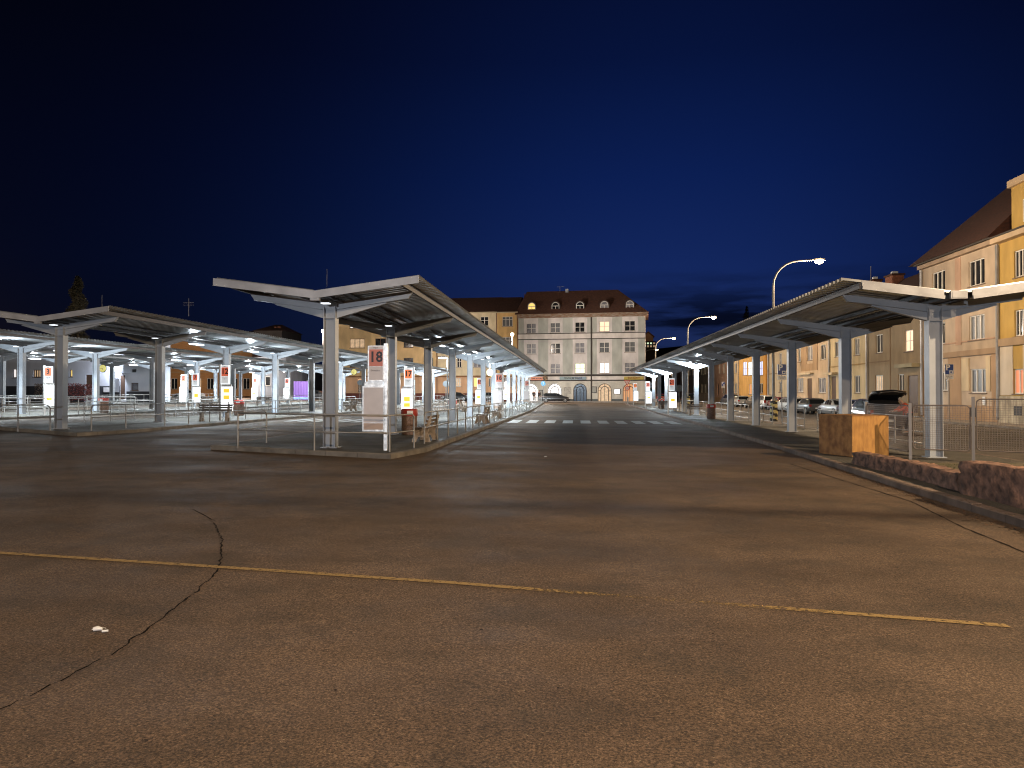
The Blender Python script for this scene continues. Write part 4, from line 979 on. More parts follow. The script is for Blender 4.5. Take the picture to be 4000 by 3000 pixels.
def building(name, label, p0, p1, zb, zt, depth, wall, wins, parts=None, frame=None, roof=None, cat='house', group=None, sill=True, sidewalls=True):
    """p0->p1 is the street front, left to right seen from outside. local x along front, -y outward"""
    dx, dy = p1[0] - p0[0], p1[1] - p0[1]; L = math.hypot(dx, dy)
    t = thing(name, label, cat, (p0[0], p0[1], zb), math.atan2(dy, dx), group); Hh = zt - zb
    fr = frame or M_FRAME
    ws = [(a, b, c - zb, d - zb, *r_) for a, b, c, d, *r_ in wins]
    X = sorted(set([0, L] + [w[0] for w in ws] + [w[1] for w in ws])); Z = sorted(set([0, Hh] + [w[2] for w in ws] + [w[3] for w in ws]))
    wl = MB()
    for i in range(len(X) - 1):
        for j in range(len(Z) - 1):
            cx, cz = (X[i] + X[i + 1]) / 2, (Z[j] + Z[j + 1]) / 2
            if any(w[0] < cx < w[1] and w[2] < cz < w[3] for w in ws): continue
            wl.quad((X[i], 0, Z[j]), (X[i + 1], 0, Z[j]), (X[i + 1], 0, Z[j + 1]), (X[i], 0, Z[j + 1]))
    rv = .16
    for w in ws:
        a, b, c_, d = w[:4]
        wl.quad((a, 0, c_), (a, rv, c_), (a, rv, d), (a, 0, d)); wl.quad((b, 0, c_), (b, 0, d), (b, rv, d), (b, rv, c_)); wl.quad((a, 0, c_), (b, 0, c_), (b, rv, c_), (a, rv, c_)); wl.quad((a, 0, d), (a, rv, d), (b, rv, d), (b, 0, d))
    if sidewalls:
        wl.quad((0, 0, 0), (0, 0, Hh), (0, depth, Hh), (0, depth, 0)); wl.quad((L, 0, 0), (L, depth, 0), (L, depth, Hh), (L, 0, Hh)); wl.quad((0, depth, 0), (0, depth, Hh), (L, depth, Hh), (L, depth, 0)); wl.quad((0, 0, Hh), (L, 0, Hh), (L, depth, Hh), (0, depth, Hh))
    wl.build('wall', wall, t)
    for w in ws:
        a, b, c_, d, pane = w[:5]; n = w[5] if len(w) > 5 else 2; tr = w[6] if len(w) > 6 else 0
        door = len(w) > 7 and w[7] == 'door'
        f = MB(); e = .07; y0, y1 = rv - .075, rv - .005
        if door: f = MB().box(a + .01, b - .01, y0, y1, c_, d - .01)
        else:
            f.box(a, b, y0, y1, c_, c_ + e); f.box(a, b, y0, y1, d - e, d); f.box(a, a + e, y0, y1, c_ + e, d - e); f.box(b - e, b, y0, y1, c_ + e, d - e)
            for k in range(1, n): x = a + (b - a) * k / n; f.box(x - .05, x + .05, y0 + .006, y1, c_ + e, d - e)
            if tr: z = c_ + (d - c_) * tr; f.box(a + e, b - e, y0 + .012, y1, z - .035, z + .035)
        fo = f.build('door' if door else 'window', PANES.get(pane) if (door and pane in PANES) else (mat('brown_door', (.08, .045, .03), .5) if door else (w[8] if len(w) > 8 else fr)), t)
        if door: continue
        MB().quad((a, rv - .02, c_), (b, rv - .02, c_), (b, rv - .02, d), (a, rv - .02, d)).build('pane', PANES[pane], fo)
        if sill: MB().box(a - .10, b + .10, -.07, .05, c_ - .07, c_ - .003).build('sill', mat('sill_brown', (.17, .12, .09), .8), fo)
    for prt in (parts or []):
        nm, boxes, m_ = prt
        if nm in ('ground_floor', 'window_surround', 'plinth', 'facade_ledge', 'facade_panel'):
            for bx in boxes: MB().box(bx[0], bx[1], bx[2], bx[3], bx[4] - zb, bx[5] - zb).build(nm, m_, t)
            continue
        mb = MB()
        for bx in boxes: mb.box(bx[0], bx[1], bx[2], bx[3], bx[4] - zb, bx[5] - zb)
        mb.build(nm, m_, t)
    if roof:
        eh, ridge_h, ri, hipl, hipr, over, m_ = roof   # eave z, ridge height, ridge inset, hip left, hip right
        z0, z1 = eh - zb, eh - zb + ridge_h; o = over
        P = [(-o * (hipl > 0), -o, z0), (L + o * (hipr > 0), -o, z0), (L + o * (hipr > 0), depth + o, z0), (-o * (hipl > 0), depth + o, z0), (hipl, ri, z1), (L - hipr, ri, z1), (L - hipr, max(ri + .01, depth - ri), z1), (hipl, max(ri + .01, depth - ri), z1)]
        MB().add(P, [(0, 1, 5, 4), (1, 2, 6, 5), (2, 3, 7, 6), (3, 0, 4, 7), (4, 5, 6, 7), (0, 3, 2, 1)]).build('roof', m_, t)
    return t
M_TILE = mat('brown_roof_tiles', (.11, .045, .028), .9, col2=(.06, .027, .018), vscale=3, bump=.8, bscale=9, stretch=(1, 1, 3))
M_RTILE = mat('red_roof_tiles', (.085, .030, .018), .9, col2=(.045, .018, .012), vscale=4, bump=.8, bscale=10, stretch=(1, 1, 3))
M_DARKC = mat('dark_cornice', (.04, .032, .028), .8)
# ---- grey corner building with arches
x0g, y0g, x1g, y1g = -9.78, 126.0, 11.4, 124.0; LG = math.hypot(x1g - x0g, y1g - y0g)
def fu(u): return (u - 2023) / (2518 - 2023) * LG
def fz(v, u=2270): D = 126.0 - 2.0 * (u - 2023) / 495 ; return CH + (1536 - v) / F * (D + .6)
ZB = .22
W1 = wm('wall_pale', (.60, .57, .56)); W_GR = wm('strip_grey_green', (.41, .425, .395)); W_GF = wm('ground_floor_stone', (.50, .48, .42)); W_PL = wm('plinth_grey', (.11, .12, .12)); M_BAND = wm('band_pale', (.64, .60, .57))
wins = []
colsu = [(2056, 2094), (2151, 2190), (2248, 2286), (2343, 2381), (2440, 2480)]
pan = [['lace', 'grey', 'dark', 'warm', 'dark'], ['lace', 'dark', 'lace', 'grey', 'grey'], ['lace', 'lace', 'green', 'white', 'lace']]
for r_, (va, vb) in enumerate(((1263, 1302), (1343, 1383), (1423, 1462))):
    for k, (ua, ub_) in enumerate(colsu): wins.append((fu(ua), fu(ub_), fz(vb - k * .9), fz(va - k * .9), pan[r_][k], 2, .5))
arch = [(2045, 2103, 'white'), (2140, 2196, 'white'), (2241, 2294, 'dark'), (2336, 2390, 'warm2'), (2432, 2486, 'orange')]
zt_a, zb_a = fz(1499), .38
for ua, ub_, pn in arch: wins.append((fu(ua), fu(ub_), zb_a, zt_a, pn, 1, 0, 'arch'))
strips = [(2023, 2046), (2102, 2143), (2199, 2239), (2295, 2333), (2391, 2431), (2491, 2517)]
parts = [('facade_strip', [(fu(a) + .02, fu(b) - .02, -.02, .002, fz(1322 if lo else 1235) if False else z0_, z1_)], W_GR) for a, b in strips for z0_, z1_ in ((fz(1462) - .1, fz(1328)), (fz(1303) + .05, fz(1244)))]
parts += [('string_course', [(-.02, LG + .02, -.10, .002, fz(1325), fz(1306))], M_BAND), ('string_course', [(-.04, LG + .04, -.18, .001, fz(1306) + .003, fz(1303))], M_DARKC), ('string_course', [(-.04, LG + .04, -.16, .001, fz(1328), fz(1325) - .003)], M_DARKC),
          ('string_course', [(-.04, LG + .04, -.25, .001, fz(1471), fz(1464))], M_DARKC), ('string_course', [(-.02, LG + .02, -.12, .002, fz(1485), fz(1471) - .003)], M_BAND), ('string_course', [(-.04, LG + .04, -.20, .001, fz(1489), fz(1485) - .003)], M_DARKC),
          ('cornice', [(-.10, LG + .3, -.45, .001, fz(1243), fz(1238)), (-.10, LG + .4, -.60, .001, fz(1238) + .003, fz(1228))], mat('peeling_cornice', (.20, .095, .05), .9, col2=(.30, .26, .21), vscale=1.6, stretch=(1, 1, 4))),
          ('downpipe', [(fu(2309), fu(2314), -.16, -.06, .3, fz(1243))], M_DARKC)]
gb = building('corner_building', 'grey four-storey corner building with arched shopfronts and five dormers, straight ahead', (x0g, y0g), (x1g, y1g), ZB, fz(1228), 13, W1, [w for w in wins if len(w) < 8], parts,
              roof=(fz(1228) + .003, 4.35, 3.6, .9, 4.6, .55, M_TILE), cat='building')
# ground floor facing and arches sit 6 cm proud of the upper wall
gf = MB(); A = [(fu(a), fu(b)) for a, b, _ in arch]; y = -.06; zt_ = fz(1489) - .01
xsx = [0]; 
for a, b in A: xsx += [a, b]
xsx.append(LG)
for i in range(0, len(xsx), 2): gf.box(xsx[i], xsx[i + 1], y, -.003, .75 - ZB, zt_ - ZB)
for a, b in A:
    r_ = (b - a) / 2; cx = (a + b) / 2; zc = zt_a - r_; n = 12
    poly = [(a, zc), (a, zt_), (b, zt_), (b, zc)] + [(cx + r_ * math.cos(math.pi * k / n), zc + r_ * math.sin(math.pi * k / n)) for k in range(0, n + 1)][1:-1]
    for k in range(n):
        q0 = (cx + r_ * math.cos(math.pi * k / n), zc + r_ * math.sin(math.pi * k / n)); q1 = (cx + r_ * math.cos(math.pi * (k + 1) / n), zc + r_ * math.sin(math.pi * (k + 1) / n))
        gf.add([(q0[0], y, q0[1] - ZB), (q0[0], y, zt_ - ZB), (q1[0], y, zt_ - ZB), (q1[0], y, q1[1] - ZB)], [(0, 1, 2, 3)])
        gf.add([(q0[0], y, q0[1] - ZB), (q1[0], y, q1[1] - ZB), (q1[0], -.003, q1[1] - ZB), (q0[0], -.003, q0[1] - ZB)], [(0, 1, 2, 3)])
gf.build('ground_floor', W_GF, gb)
pl = MB()
for i in range(0, len(xsx), 2): pl.box(xsx[i], xsx[i + 1], -.10, -.003, 0, .747 - ZB)
pl.build('plinth', W_PL, gb)
M_AFR = mat('arch_frame_dark', (.035, .035, .04), .5)
for (a, b), (_, _, pn) in zip(A, arch):
    r_ = (b - a) / 2; cx = (a + b) / 2; zc = zt_a - r_ - ZB; n = 14
    f = MB(); yy = -.045
    for rad in (r_ - .07, r_ - .52):
        pts = [(cx + rad, yy, .16)] + [(cx + rad * math.cos(math.pi * k / n), yy, zc + rad * math.sin(math.pi * k / n)) for k in range(n + 1)] + [(cx - rad, yy, .16)]
        f.tube(pts, .055 if rad < r_ - .2 else .05, 6)
    f.bar((cx, yy, .16), (cx, yy, zc + r_ - .05), .10, .06, 0, (1, 0, 0))
    for an in (35, 145, 0, 180): f.bar((cx + (r_ - .52) * math.cos(R(an)), yy, zc + (r_ - .52) * math.sin(R(an))), (cx + (r_ - .07) * math.cos(R(an)), yy, zc + (r_ - .07) * math.sin(R(an))), .05, .05, 0, (0, 1, 0))
    fo = f.build('arched_window', M_AFR, gb)
    pts = [(cx - r_, -.02, .14), (cx + r_, -.02, .14)] + [(cx + r_ * math.cos(math.pi * k / n), -.02, zc + r_ * math.sin(math.pi * k / n)) for k in range(n + 1)]
    MB().add(pts, [tuple(range(len(pts)))]).build('pane', {'dark': mat('blue_door_glass', (.05, .08, .13), .2)}.get(pn, PANES[pn]), fo)
    MB().box(a - .1, b + .1, -.45, -.105, -.1, .13).build('step', M_KERB, gb)
# dormers
for k, u in enumerate((2075.5, 2170.5, 2267, 2362, 2460)):
    w_ = fu(2023 + 15.5); cx = fu(u); zb_ = fz(1218) - ZB; zs_ = fz(1196) - ZB; n = 10; yf = .35
    d = MB(); oo = w_ + .16
    prof = [(cx - oo, zb_ - .25), (cx + oo, zb_ - .25), (cx + oo, zs_)] + [(cx + oo * math.cos(math.pi * i / n), zs_ + oo * math.sin(math.pi * i / n)) for i in range(1, n)] + [(cx - oo, zs_)]
    d.prism(prof, (0, yf, 0), (1, 0, 0), (0, 0, 1), (0, 3.2, 0)); do = d.build('dormer', mat('dormer_cladding', (.05, .035, .03), .8), gb)
    f = MB(); rr = w_ - .06
    pts = [(cx + rr, yf - .03, zb_)] + [(cx + rr * math.cos(math.pi * i / n), yf - .03, zs_ + rr * math.sin(math.pi * i / n)) for i in range(n + 1)] + [(cx - rr, yf - .03, zb_)]
    f.tube(pts, .07, 4); f.bar((cx - rr, yf - .03, zb_), (cx + rr, yf - .03, zb_), .12, .12); f.bar((cx, yf - .03, zb_), (cx, yf - .03, zs_), .10, .08, 0, (1, 0, 0)); f.bar((cx - rr, yf - .03, zs_), (cx + rr, yf - .03, zs_), .09, .11)
    fo = f.build('window', M_FRAME, do)
    pts = [(cx - rr, yf - .012, zb_), (cx + rr, yf - .012, zb_)] + [(cx + rr * math.cos(math.pi * i / n), yf - .012, zs_ + rr * math.sin(math.pi * i / n)) for i in range(n + 1)]
    MB().add(pts, [tuple(range(len(pts)))]).build('pane', PANES['yellow' if k == 0 else ('dark' if k < 3 else 'lace')], fo)
# shop signs on the band
def fsign(ua, ub_, va, vb, m_, txt, tc_, size, lbl, tx=None, roundm=None):
    o = MB().box(fu(ua), fu(ub_), -.24, -.125, fz(vb) - ZB, fz(va) - ZB).build('shop_sign', m_, gb)
    if txt: text(txt, size, 'lettering', tc_, o, ((fu(ua) + fu(ub_)) / 2 if tx is None else fu(tx), -.25, (fz(va) + fz(vb)) / 2 - ZB), (R(90), 0, 0), bold=.01)
    return o
fsign(2074, 2122, 1474, 1486, mat('orange_sign', (.5, .17, .10), .5, emit=(.9, .33, .2), es=.3), 'BAR ROYAL', M_TXT, .34, '')
ro = MB().disc((fu(2131), -.42, fz(1478) - ZB), .44, (0, 1, 0), .15, 24).build('round_sign', mat('dark_round_sign', (.05, .03, .02), .5), gb)
MB().tube([(fu(2131) + .36 * math.cos(a * math.pi / 10), -.43, fz(1478) - ZB + .36 * math.sin(a * math.pi / 10)) for a in range(20)], .03, 5, closed=True).build('sign_ring', mat('gold_ring', (.6, .38, .16), .5), ro)
MB().tube([(fu(2131) + q * .1, -.43, fz(1478) - ZB + w_) for q, w_ in ((-2, .1), (0, .18), (1, .02), (-.5, -.1), (1.5, -.2))], .05, 5).build('emblem', mat('gold_ring', (.6, .38, .16)), ro)
fsign(2188, 2292, 1473, 1485, mat('blue_green_sign', (.20, .27, .42), .5, col2=(.26, .36, .25), vscale=.25), 'CENTRUM ZDRAVÍ', M_TXT, .36, '')
fsign(2437, 2512, 1473, 1485, mat('yellow_sign', (.42, .32, .06), .5), 'BAR MARTY', mat('dark_red_letters', (.2, .05, .02), .5), .36, '')
for (ua, ub_, va, vb, m_) in ((2204, 2216, 1512, 1550, M_SW), (2218, 2232, 1512, 1540, M_SW), (2313, 2332, 1511, 1536, M_AFR), (2398, 2424, 1520, 1541, M_AFR), (2106, 2122, 1524, 1550, M_AFR)):
    o = MB().box(fu(ua), fu(ub_), -.14, -.065, fz(vb) - ZB, fz(va) - ZB).build('notice_board', m_ if m_ is not M_SW else mat('plaques', (.34, .32, .28), .6, var=.3, vscale=5), gb)
    if m_ is M_AFR: MB().box(fu(ua) + .1, fu(ub_) - .1, -.15, -.142, fz(vb) - ZB + .1, fz(va) - ZB - .1).build('notice', PANES['white'] if ua == 2398 else mat('notice_grey', (.3, .3, .27), .6), o)
for (ua, va, w_, h_) in ((2208, 1125, .5, 1.1), (2146, 1137, .12, .7), (2036, 1140, .12, .6), (2234, 1137, .12, .7)):
    MB().box(fu(ua) - w_ / 2, fu(ua) + w_ / 2, 3.3, 3.3 + w_, fz(1155) - ZB - .5, fz(va) - ZB + .2).build('chimney', M_FASC if w_ > .3 else M_RTILE, gb)
MB().tube([(fu(2180), 3.4, fz(1150) - ZB), (fu(2180), 3.4, fz(1110) - ZB)], .03, 5).bar((fu(2168), 3.4, fz(1111) - ZB), (fu(2196), 3.4, fz(1111) - ZB), .03, .03).build('aerial', M_FASC, gb)
# ---- ochre row left of it
def yrow(u0, u1, name, lb, wall, low, wins_, frame, roofh=3.2, extra=(), chim=None):
    xa, xb = (u0 - 2023), (u1 - 2023)
    p = lambda u: (-9.80 + (u - 2023) * .04335, 126.02 + (2023 - u) * .0032)
    P0, P1 = p(u0), p(u1); sc = math.hypot(P1[0] - P0[0], P1[1] - P0[1]) / (u1 - u0)
    fx = lambda u: (u - u0) * sc
    z = lambda v: CH + (1536 - v) / F * (126.8 + (2023 - (u0 + u1) / 2) * .0032 + (2023 - (u0 + u1) / 2) * .0000)
    ws = [(fx(a), fx(b), z(d), z(c), *r_) for a, b, c, d, *r_ in wins_]
    LL = (u1 - u0) * sc
    solid = [(a, b) for a, b, c, d, *_ in ws if c < z(1475)]
    cuts = sorted(solid); segs = []; cur = 0
    parts = [('string_course', [(0, LL, -.10, .002, z(1474), z(1468))], wm('ochre_course', (.20, .10, .045))),
             ('eaves', [(0, LL, -.35, .001, z(1224), z(1220))], mat('pale_eaves', (.4, .33, .22), .7)), ('downpipe', [(LL - .16, LL - .05, -.12, -.03, .25, z(1224))], mat('brown_pipe', (.12, .04, .02), .6))]
    t_ = building(name, lb, P0, P1, .22, z(1220), 11, wall, ws, parts + list(extra), frame, roof=(z(1220) + .003, roofh, 5.4, 0, 0, .4, M_TILE), cat='building')
    # ground floor render strips between the openings, 3 cm proud
    lowm = MB(); zl0, zl1 = z(1537), z(1474) - .005; zs_ = sorted([w for w in ws if w[2] < z(1474)])
    X = sorted(set([0, LL] + [w[0] for w in zs_] + [w[1] for w in zs_])); Z = sorted(set([zl0, zl1] + [min(max(w[2], zl0), zl1) for w in zs_] + [min(w[3], zl1) for w in zs_]))
    for i in range(len(X) - 1):
        for j in range(len(Z) - 1):
            cx, cz = (X[i] + X[i + 1]) / 2, (Z[j] + Z[j + 1]) / 2
            if any(w[0] < cx < w[1] and w[2] < cz < w[3] for w in zs_): continue
            lowm.box(X[i], X[i + 1], -.03, -.002, Z[j] - .22, Z[j + 1] - .22)
    lowm.build('ground_floor', low, t_)
    plm = MB(); cur = 0
    for w in zs_:
        if w[2] < zl0: plm.box(cur, w[0], -.06, -.002, 0, zl0 - .225); cur = w[1]
    plm.box(cur, LL, -.06, -.002, 0, zl0 - .225); plm.build('plinth', wm('plinth_red', (.12, .035, .025)), t_)
    return t_, fx, z
OCH = wm('wall_ochre', (.58, .41, .21)); CRE = wm('wall_cream', (.58, .49, .33)); YEO = wm('wall_yellow_orange', (.58, .38, .16)); LOW = wm('low_orange', (.52, .32, .19))
def wr(us, va, vb, pn, n=3, tr=0, off=0): return [(a, b, va, vb, q if isinstance(pn, list) else pn, n, tr) for (a, b), q in zip(us, pn if isinstance(pn, list) else [pn] * len(us))]
t1, fx1, z1 = yrow(1216, 1698, 'apartment_building', 'long ochre apartment building behind the front columns with brown windows', OCH, LOW,
     wr([(1237, 1262), (1330, 1372), (1440, 1502), (1557, 1597), (1640, 1680)], 1243, 1278, ['white', 'white', 'dark', 'dark', 'dark']) + wr([(1237, 1262), (1330, 1393), (1438, 1502), (1557, 1597), (1640, 1680)], 1320, 1357, ['dark', 'warm2', 'dark', 'dark', 'grey'])
     + wr([(1237, 1262), (1330, 1393), (1438, 1502), (1557, 1597), (1640, 1680)], 1398, 1434, ['dark', 'grey', 'dark', 'dark', 'dark'])
     + [(1243, 1256, 1497, 1516, 'dark', 2), (1365, 1398, 1478, 1532, 'warm', 1, .78), (1441, 1471, 1482, 1532, 'warm', 1, .78), (1473, 1488, 1482, 1532, 'warm', 1, .78), (1580, 1606, 1484, 1545, 'cyan', 3, .6), (1650, 1676, 1485, 1512, 'dark', 2)], M_DFRAME)
yrow(1698, 1939, 'cream_house', 'cream house with red downpipes left of the yellow one', CRE, LOW,
     wr([(1734, 1750), (1777, 1795), (1830, 1852), (1872, 1904)], 1238, 1274, 'dark', 2, .6) + wr([(1734, 1750), (1777, 1795), (1830, 1852), (1872, 1904)], 1318, 1355, ['dark', 'grey', 'grey', 'dark'], 2, .6)
     + wr([(1734, 1750), (1777, 1795), (1843, 1874), (1890, 1915)], 1398, 1436, ['dark', 'dark', 'lace', 'lace'], 2, .6) + [(1735, 1752, 1478, 1510, 'dark', 2), (1772, 1794, 1478, 1511, 'warm2', 3, .5), (1845, 1861, 1476, 1512, 'yellow', 1), (1863, 1878, 1476, 1512, 'grey', 1), (1905, 1920, 1478, 1511, 'grey', 2)], M_FRAME)
t3, fx3, z3 = yrow(1939, 2022, 'yellow_house', 'narrow yellow house between the cream house and the grey corner building', YEO, LOW,
     wr([(1960, 2001)], 1238, 1276, 'grey', 3, .7) + wr([(1960, 2000)], 1318, 1357, 'grey', 3, .7) + wr([(1960, 2000)], 1398, 1436, 'lace', 3, .7) + [(1965, 1982, 1476, 1513, 'lace', 2), (1992, 2006, 1476, 1513, 'lace', 2)], M_FRAME)
MB().box(fx3(1926), fx3(1960), 4.8, 5.8, z3(1180) - .22, z3(1160) - .22).build('chimney', M_RTILE, t3)
M_POST = mat('poster', (.4, .3, .2), .6, col2=(.04, .03, .03), vscale=5, emit=None)
for (a, b) in ((1368, 1395), (1443, 1470), (1474, 1487)): MB().box(fx1(a), fx1(b), -.09, -.05, z1(1531) - .22, z1(1494) - .22).build('poster', M_POST, t1)
for (a, b, tx_) in ((1366, 1397, 'TIZENO'), (1442, 1487, 'TIZENO')): o = MB().box(fx1(a), fx1(b), -.10, -.04, z1(1491) - .22, z1(1481) - .22).build('shop_header', mat('header_orange', (.7, .4, .2), .5, emit=(1, .6, .3), es=.6), t1); text(tx_, .34, 'lettering', mat('orange_letters', (.5, .1, .02), .5), o, ((fx1(a) + fx1(b)) / 2, -.105, z1(1486) - .22), (R(90), 0, 0), bold=.012)
aw = MB().box(fx1(1222), fx1(1268), -.9, -.05, z1(1494) - .22, z1(1477) - .22).build('shop_sign', mat('red_awning', (.4, .02, .03), .5, emit=(.6, .05, .06), es=.5), t1)
text('ŘEZNICTVÍ', .42, 'lettering', M_SW, aw, (fx1(1245), -.91, z1(1482) - .22), (R(90), 0, 0), bold=.01); MB().box(fx1(1224), fx1(1266), -.92, -.90, z1(1490.5) - .22, z1(1488.5) - .22).build('stripe', M_SW, aw)
# ---- orange tiled hall and grey wall behind the left canopies
def fy(u0, u1, Y, v): return aY(u0, Y, v), aY(u1, Y, v)
a, b = aY(656, 140), aY(985, 140); zt_ = aY(800, 140, 1330)[2]
bz = 1.1; T = b[0] - a[0]
vz = lambda v, Y=140: aY(800, Y, v)[2]
ws = []
for k in range(7):
    x = T * (k + .5) / 7 - .6
    ws.append((x, x + 1.3, vz(1520), vz(1478), 'warm2' if k in (1, 2) else 'dark', 2)); ws.append((x, x + 1.3, vz(1440), vz(1400), 'dark', 2))
brk = mat('orange_clinker', (.55, .28, .11), .8, col2=(.40, .19, .07), vscale=3, bump=.5, bscale=6, stretch=(.4, 1, 4))
building('clinker_building', 'orange lit building with banded masonry behind the canopies left of sign 12', (a[0], a[1]), (b[0], b[1]), bz, zt_, 12, brk, ws,
         [('string_course', [(0, T, -.1, .002, vz(v_), vz(v_ - 3))], mat('pale_band', (.45, .32, .18), .8)) for v_ in (1380, 1455)], M_FRAME, roof=(zt_ + .003, 2.2, 5, 0, 0, .4, M_RTILE), cat='building')
a, b = aY(985, 124), aY(1117, 124)
building('grey_house', 'windowless grey-blue house wall left of the purple hoarding', (a[0], a[1]), (b[0], b[1]), 1.0, aY(1000, 124, 1395)[2], 10, wm('wall_greyblue', (.22, .24, .28)), [(1.5, 3.2, 3.0, 4.6, 'dark', 2)], [], M_FRAME, roof=(aY(1000, 124, 1395)[2] + .003, 2.5, 5, 0, 0, .3, M_TILE), cat='building')
a, b = aY(1147, 112), aY(1215, 112)
pz = g(a[0], 112)
t = thing('hoarding', 'purple-lit corrugated hoarding across the dark gap between buildings', 'hoarding', (a[0], a[1], pz))
hm = MB(); Tw = b[0] - a[0]; k = int(Tw / .2)
hm.add([(i * Tw / k, (.03 if i % 2 else 0), z_) for i in range(k + 1) for z_ in (0, 2.9)], [(2 * i, 2 * i + 2, 2 * i + 3, 2 * i + 1) for i in range(k)])
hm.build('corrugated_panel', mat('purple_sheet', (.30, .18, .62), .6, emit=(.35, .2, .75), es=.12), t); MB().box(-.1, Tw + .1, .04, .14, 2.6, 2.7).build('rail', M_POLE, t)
MB().box(0, Tw, -.04, -.01, .15, .45).build('light_strip', mat('blue_strip', (.2, .4, .9), .5, emit=(.25, .45, 1), es=.8), t)
# dark building behind the gap with two lit windows
a, b = aY(1117, 135), aY(1216, 135)
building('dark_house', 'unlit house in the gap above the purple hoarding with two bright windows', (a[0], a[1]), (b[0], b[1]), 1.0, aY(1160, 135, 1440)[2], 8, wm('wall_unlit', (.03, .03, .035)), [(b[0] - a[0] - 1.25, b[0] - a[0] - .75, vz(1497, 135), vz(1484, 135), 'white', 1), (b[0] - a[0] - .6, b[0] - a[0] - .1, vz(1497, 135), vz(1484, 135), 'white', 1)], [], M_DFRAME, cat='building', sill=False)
# ---- white station building on the left
W_ST = wm('station_white', (.50, .51, .56), var=.06); YS = 84.0
a, b = aY(-420, YS), aY(645, YS); Ts = b[0] - a[0]
su = lambda u: (aY(u, YS)[0] - a[0]); sz = lambda v: aY(400, YS, v)[2]
gz_ = .3
ws = [(su(ua), su(ub_), sz(vb), sz(va), pn, n) for ua, ub_, va, vb, pn, n in ((-8, 8, 1440, 1476, 'warm2', 1), (50, 70, 1440, 1475, 'white', 2), (130, 158, 1444, 1473, 'warm2', 3), (-200, -170, 1440, 1475, 'dark', 2), (272, 282, 1444, 1472, 'yellow', 1), (512, 540, 1496, 1525, 'lace', 1))]
ws += [(su(470), su(488), 1.0, sz(1466), 'y', 1, 0, 'door'), (su(335), su(361), 1.0, sz(1464), 'x', 1, 0, 'door')]
stn = building('station_building', 'long white station building with dark plinth behind the left-hand canopies', (a[0], a[1]), (b[0], b[1]), gz_, sz(1345), 1.1, W_ST, ws,
     [('plinth', [(0, su(330), -.05, -.002, gz_, sz(1508)), (su(390), su(468), -.05, -.002, gz_, sz(1508)), (su(495), Ts, -.05, -.002, gz_, sz(1529))], wm('plinth_black', (.035, .035, .04))),
      ('extract_box', [(su(475), su(509), -1.4, -.01, sz(1458), sz(1408))], mat('white_box_cladding', (.55, .57, .64), .5)), ('vent', [(su(518), su(532), -.1, -.01, sz(1455), sz(1443))], M_DARKP),
      ('cash_machine', [(su(454), su(467), -.9, -.06, sz(1532), sz(1478))], mat('white_box_cladding', (.55, .57, .64))), ('notice_board', [(su(408), su(434), -.2, -.055, sz(1532), sz(1513))], M_WPAN)], M_DFRAME, cat='building')
lt = thing('flood_lamp', 'blinding white floodlight bulb on the station wall right of its clock', 'lamp', aY(452, YS - 1.2, 1427))
MB().tube([(0, 0, .25), (0, 0, .18), (0, 0, 0), (0, 0, -.16), (0, 0, -.22)], [.05, .2, .26, .2, .05], 12).build('lamp_glass', M_CBULB, lt); MB().tube([(0, 0, .25), (0, 1.15, .4)], .04, 6).build('bracket', M_POLE, lt)
lamp(lt, (-.3, -.35, -.25), 900, (.78, .86, 1), .2)
# shrubs by the station wall
def shrub(x, y, r_, h_, n, m_, lb, cat='shrub', grp='shrubs by the white station wall'):
    z0 = g(x, y); t = thing('shrub', lb, cat, (x, y, z0), 0, grp); L_ = MB()
    for _ in range(n):
        a_ = random.uniform(0, 6.28); q_ = random.random() ** .5 * r_; zz = random.uniform(.05, 1) ** .8 * h_
        p = Vector((q_ * math.cos(a_) * (1.1 - .3 * zz / h_), q_ * math.sin(a_), zz)); s_ = random.uniform(.04, .10); d1 = Vector((random.gauss(0, 1), random.gauss(0, 1), random.gauss(0, 1))).normalized() * s_; d2 = d1.orthogonal().normalized() * s_ * .6
        L_.add([p - d1, p + d2, p + d1, p - d2], [(0, 1, 2, 3)])
    L_.build('foliage', m_, t)
    st_ = MB()
    for k in range(5): a_ = k * 1.26; st_.tube([(0, 0, 0), (r_ * .4 * math.cos(a_), r_ * .4 * math.sin(a_), h_ * .7)], [.03, .01], 5)
    st_.build('stem', mat('twigs', (.06, .04, .03), .9), t)
M_RSH = mat('red_leaves', (.22, .05, .04), .7, col2=(.10, .02, .02), vscale=9); M_BSH = mat('brown_leaves', (.16, .10, .06), .7, col2=(.07, .045, .03), vscale=9)
q = aY(300, 80); shrub(q[0] - .6, 80, 1.1, 2.2, 900, M_RSH, 'red-leaved shrub under the station wall, right of sign 3'); shrub(q[0] + .9, 80.4, .9, 2.1, 700, M_RSH, 'red-leaved shrub beside the white station door')
q = aY(180, 80); shrub(q[0], 80, 1.3, 2.1, 800, M_BSH, 'brown shrub under the station wall, left of sign 3')
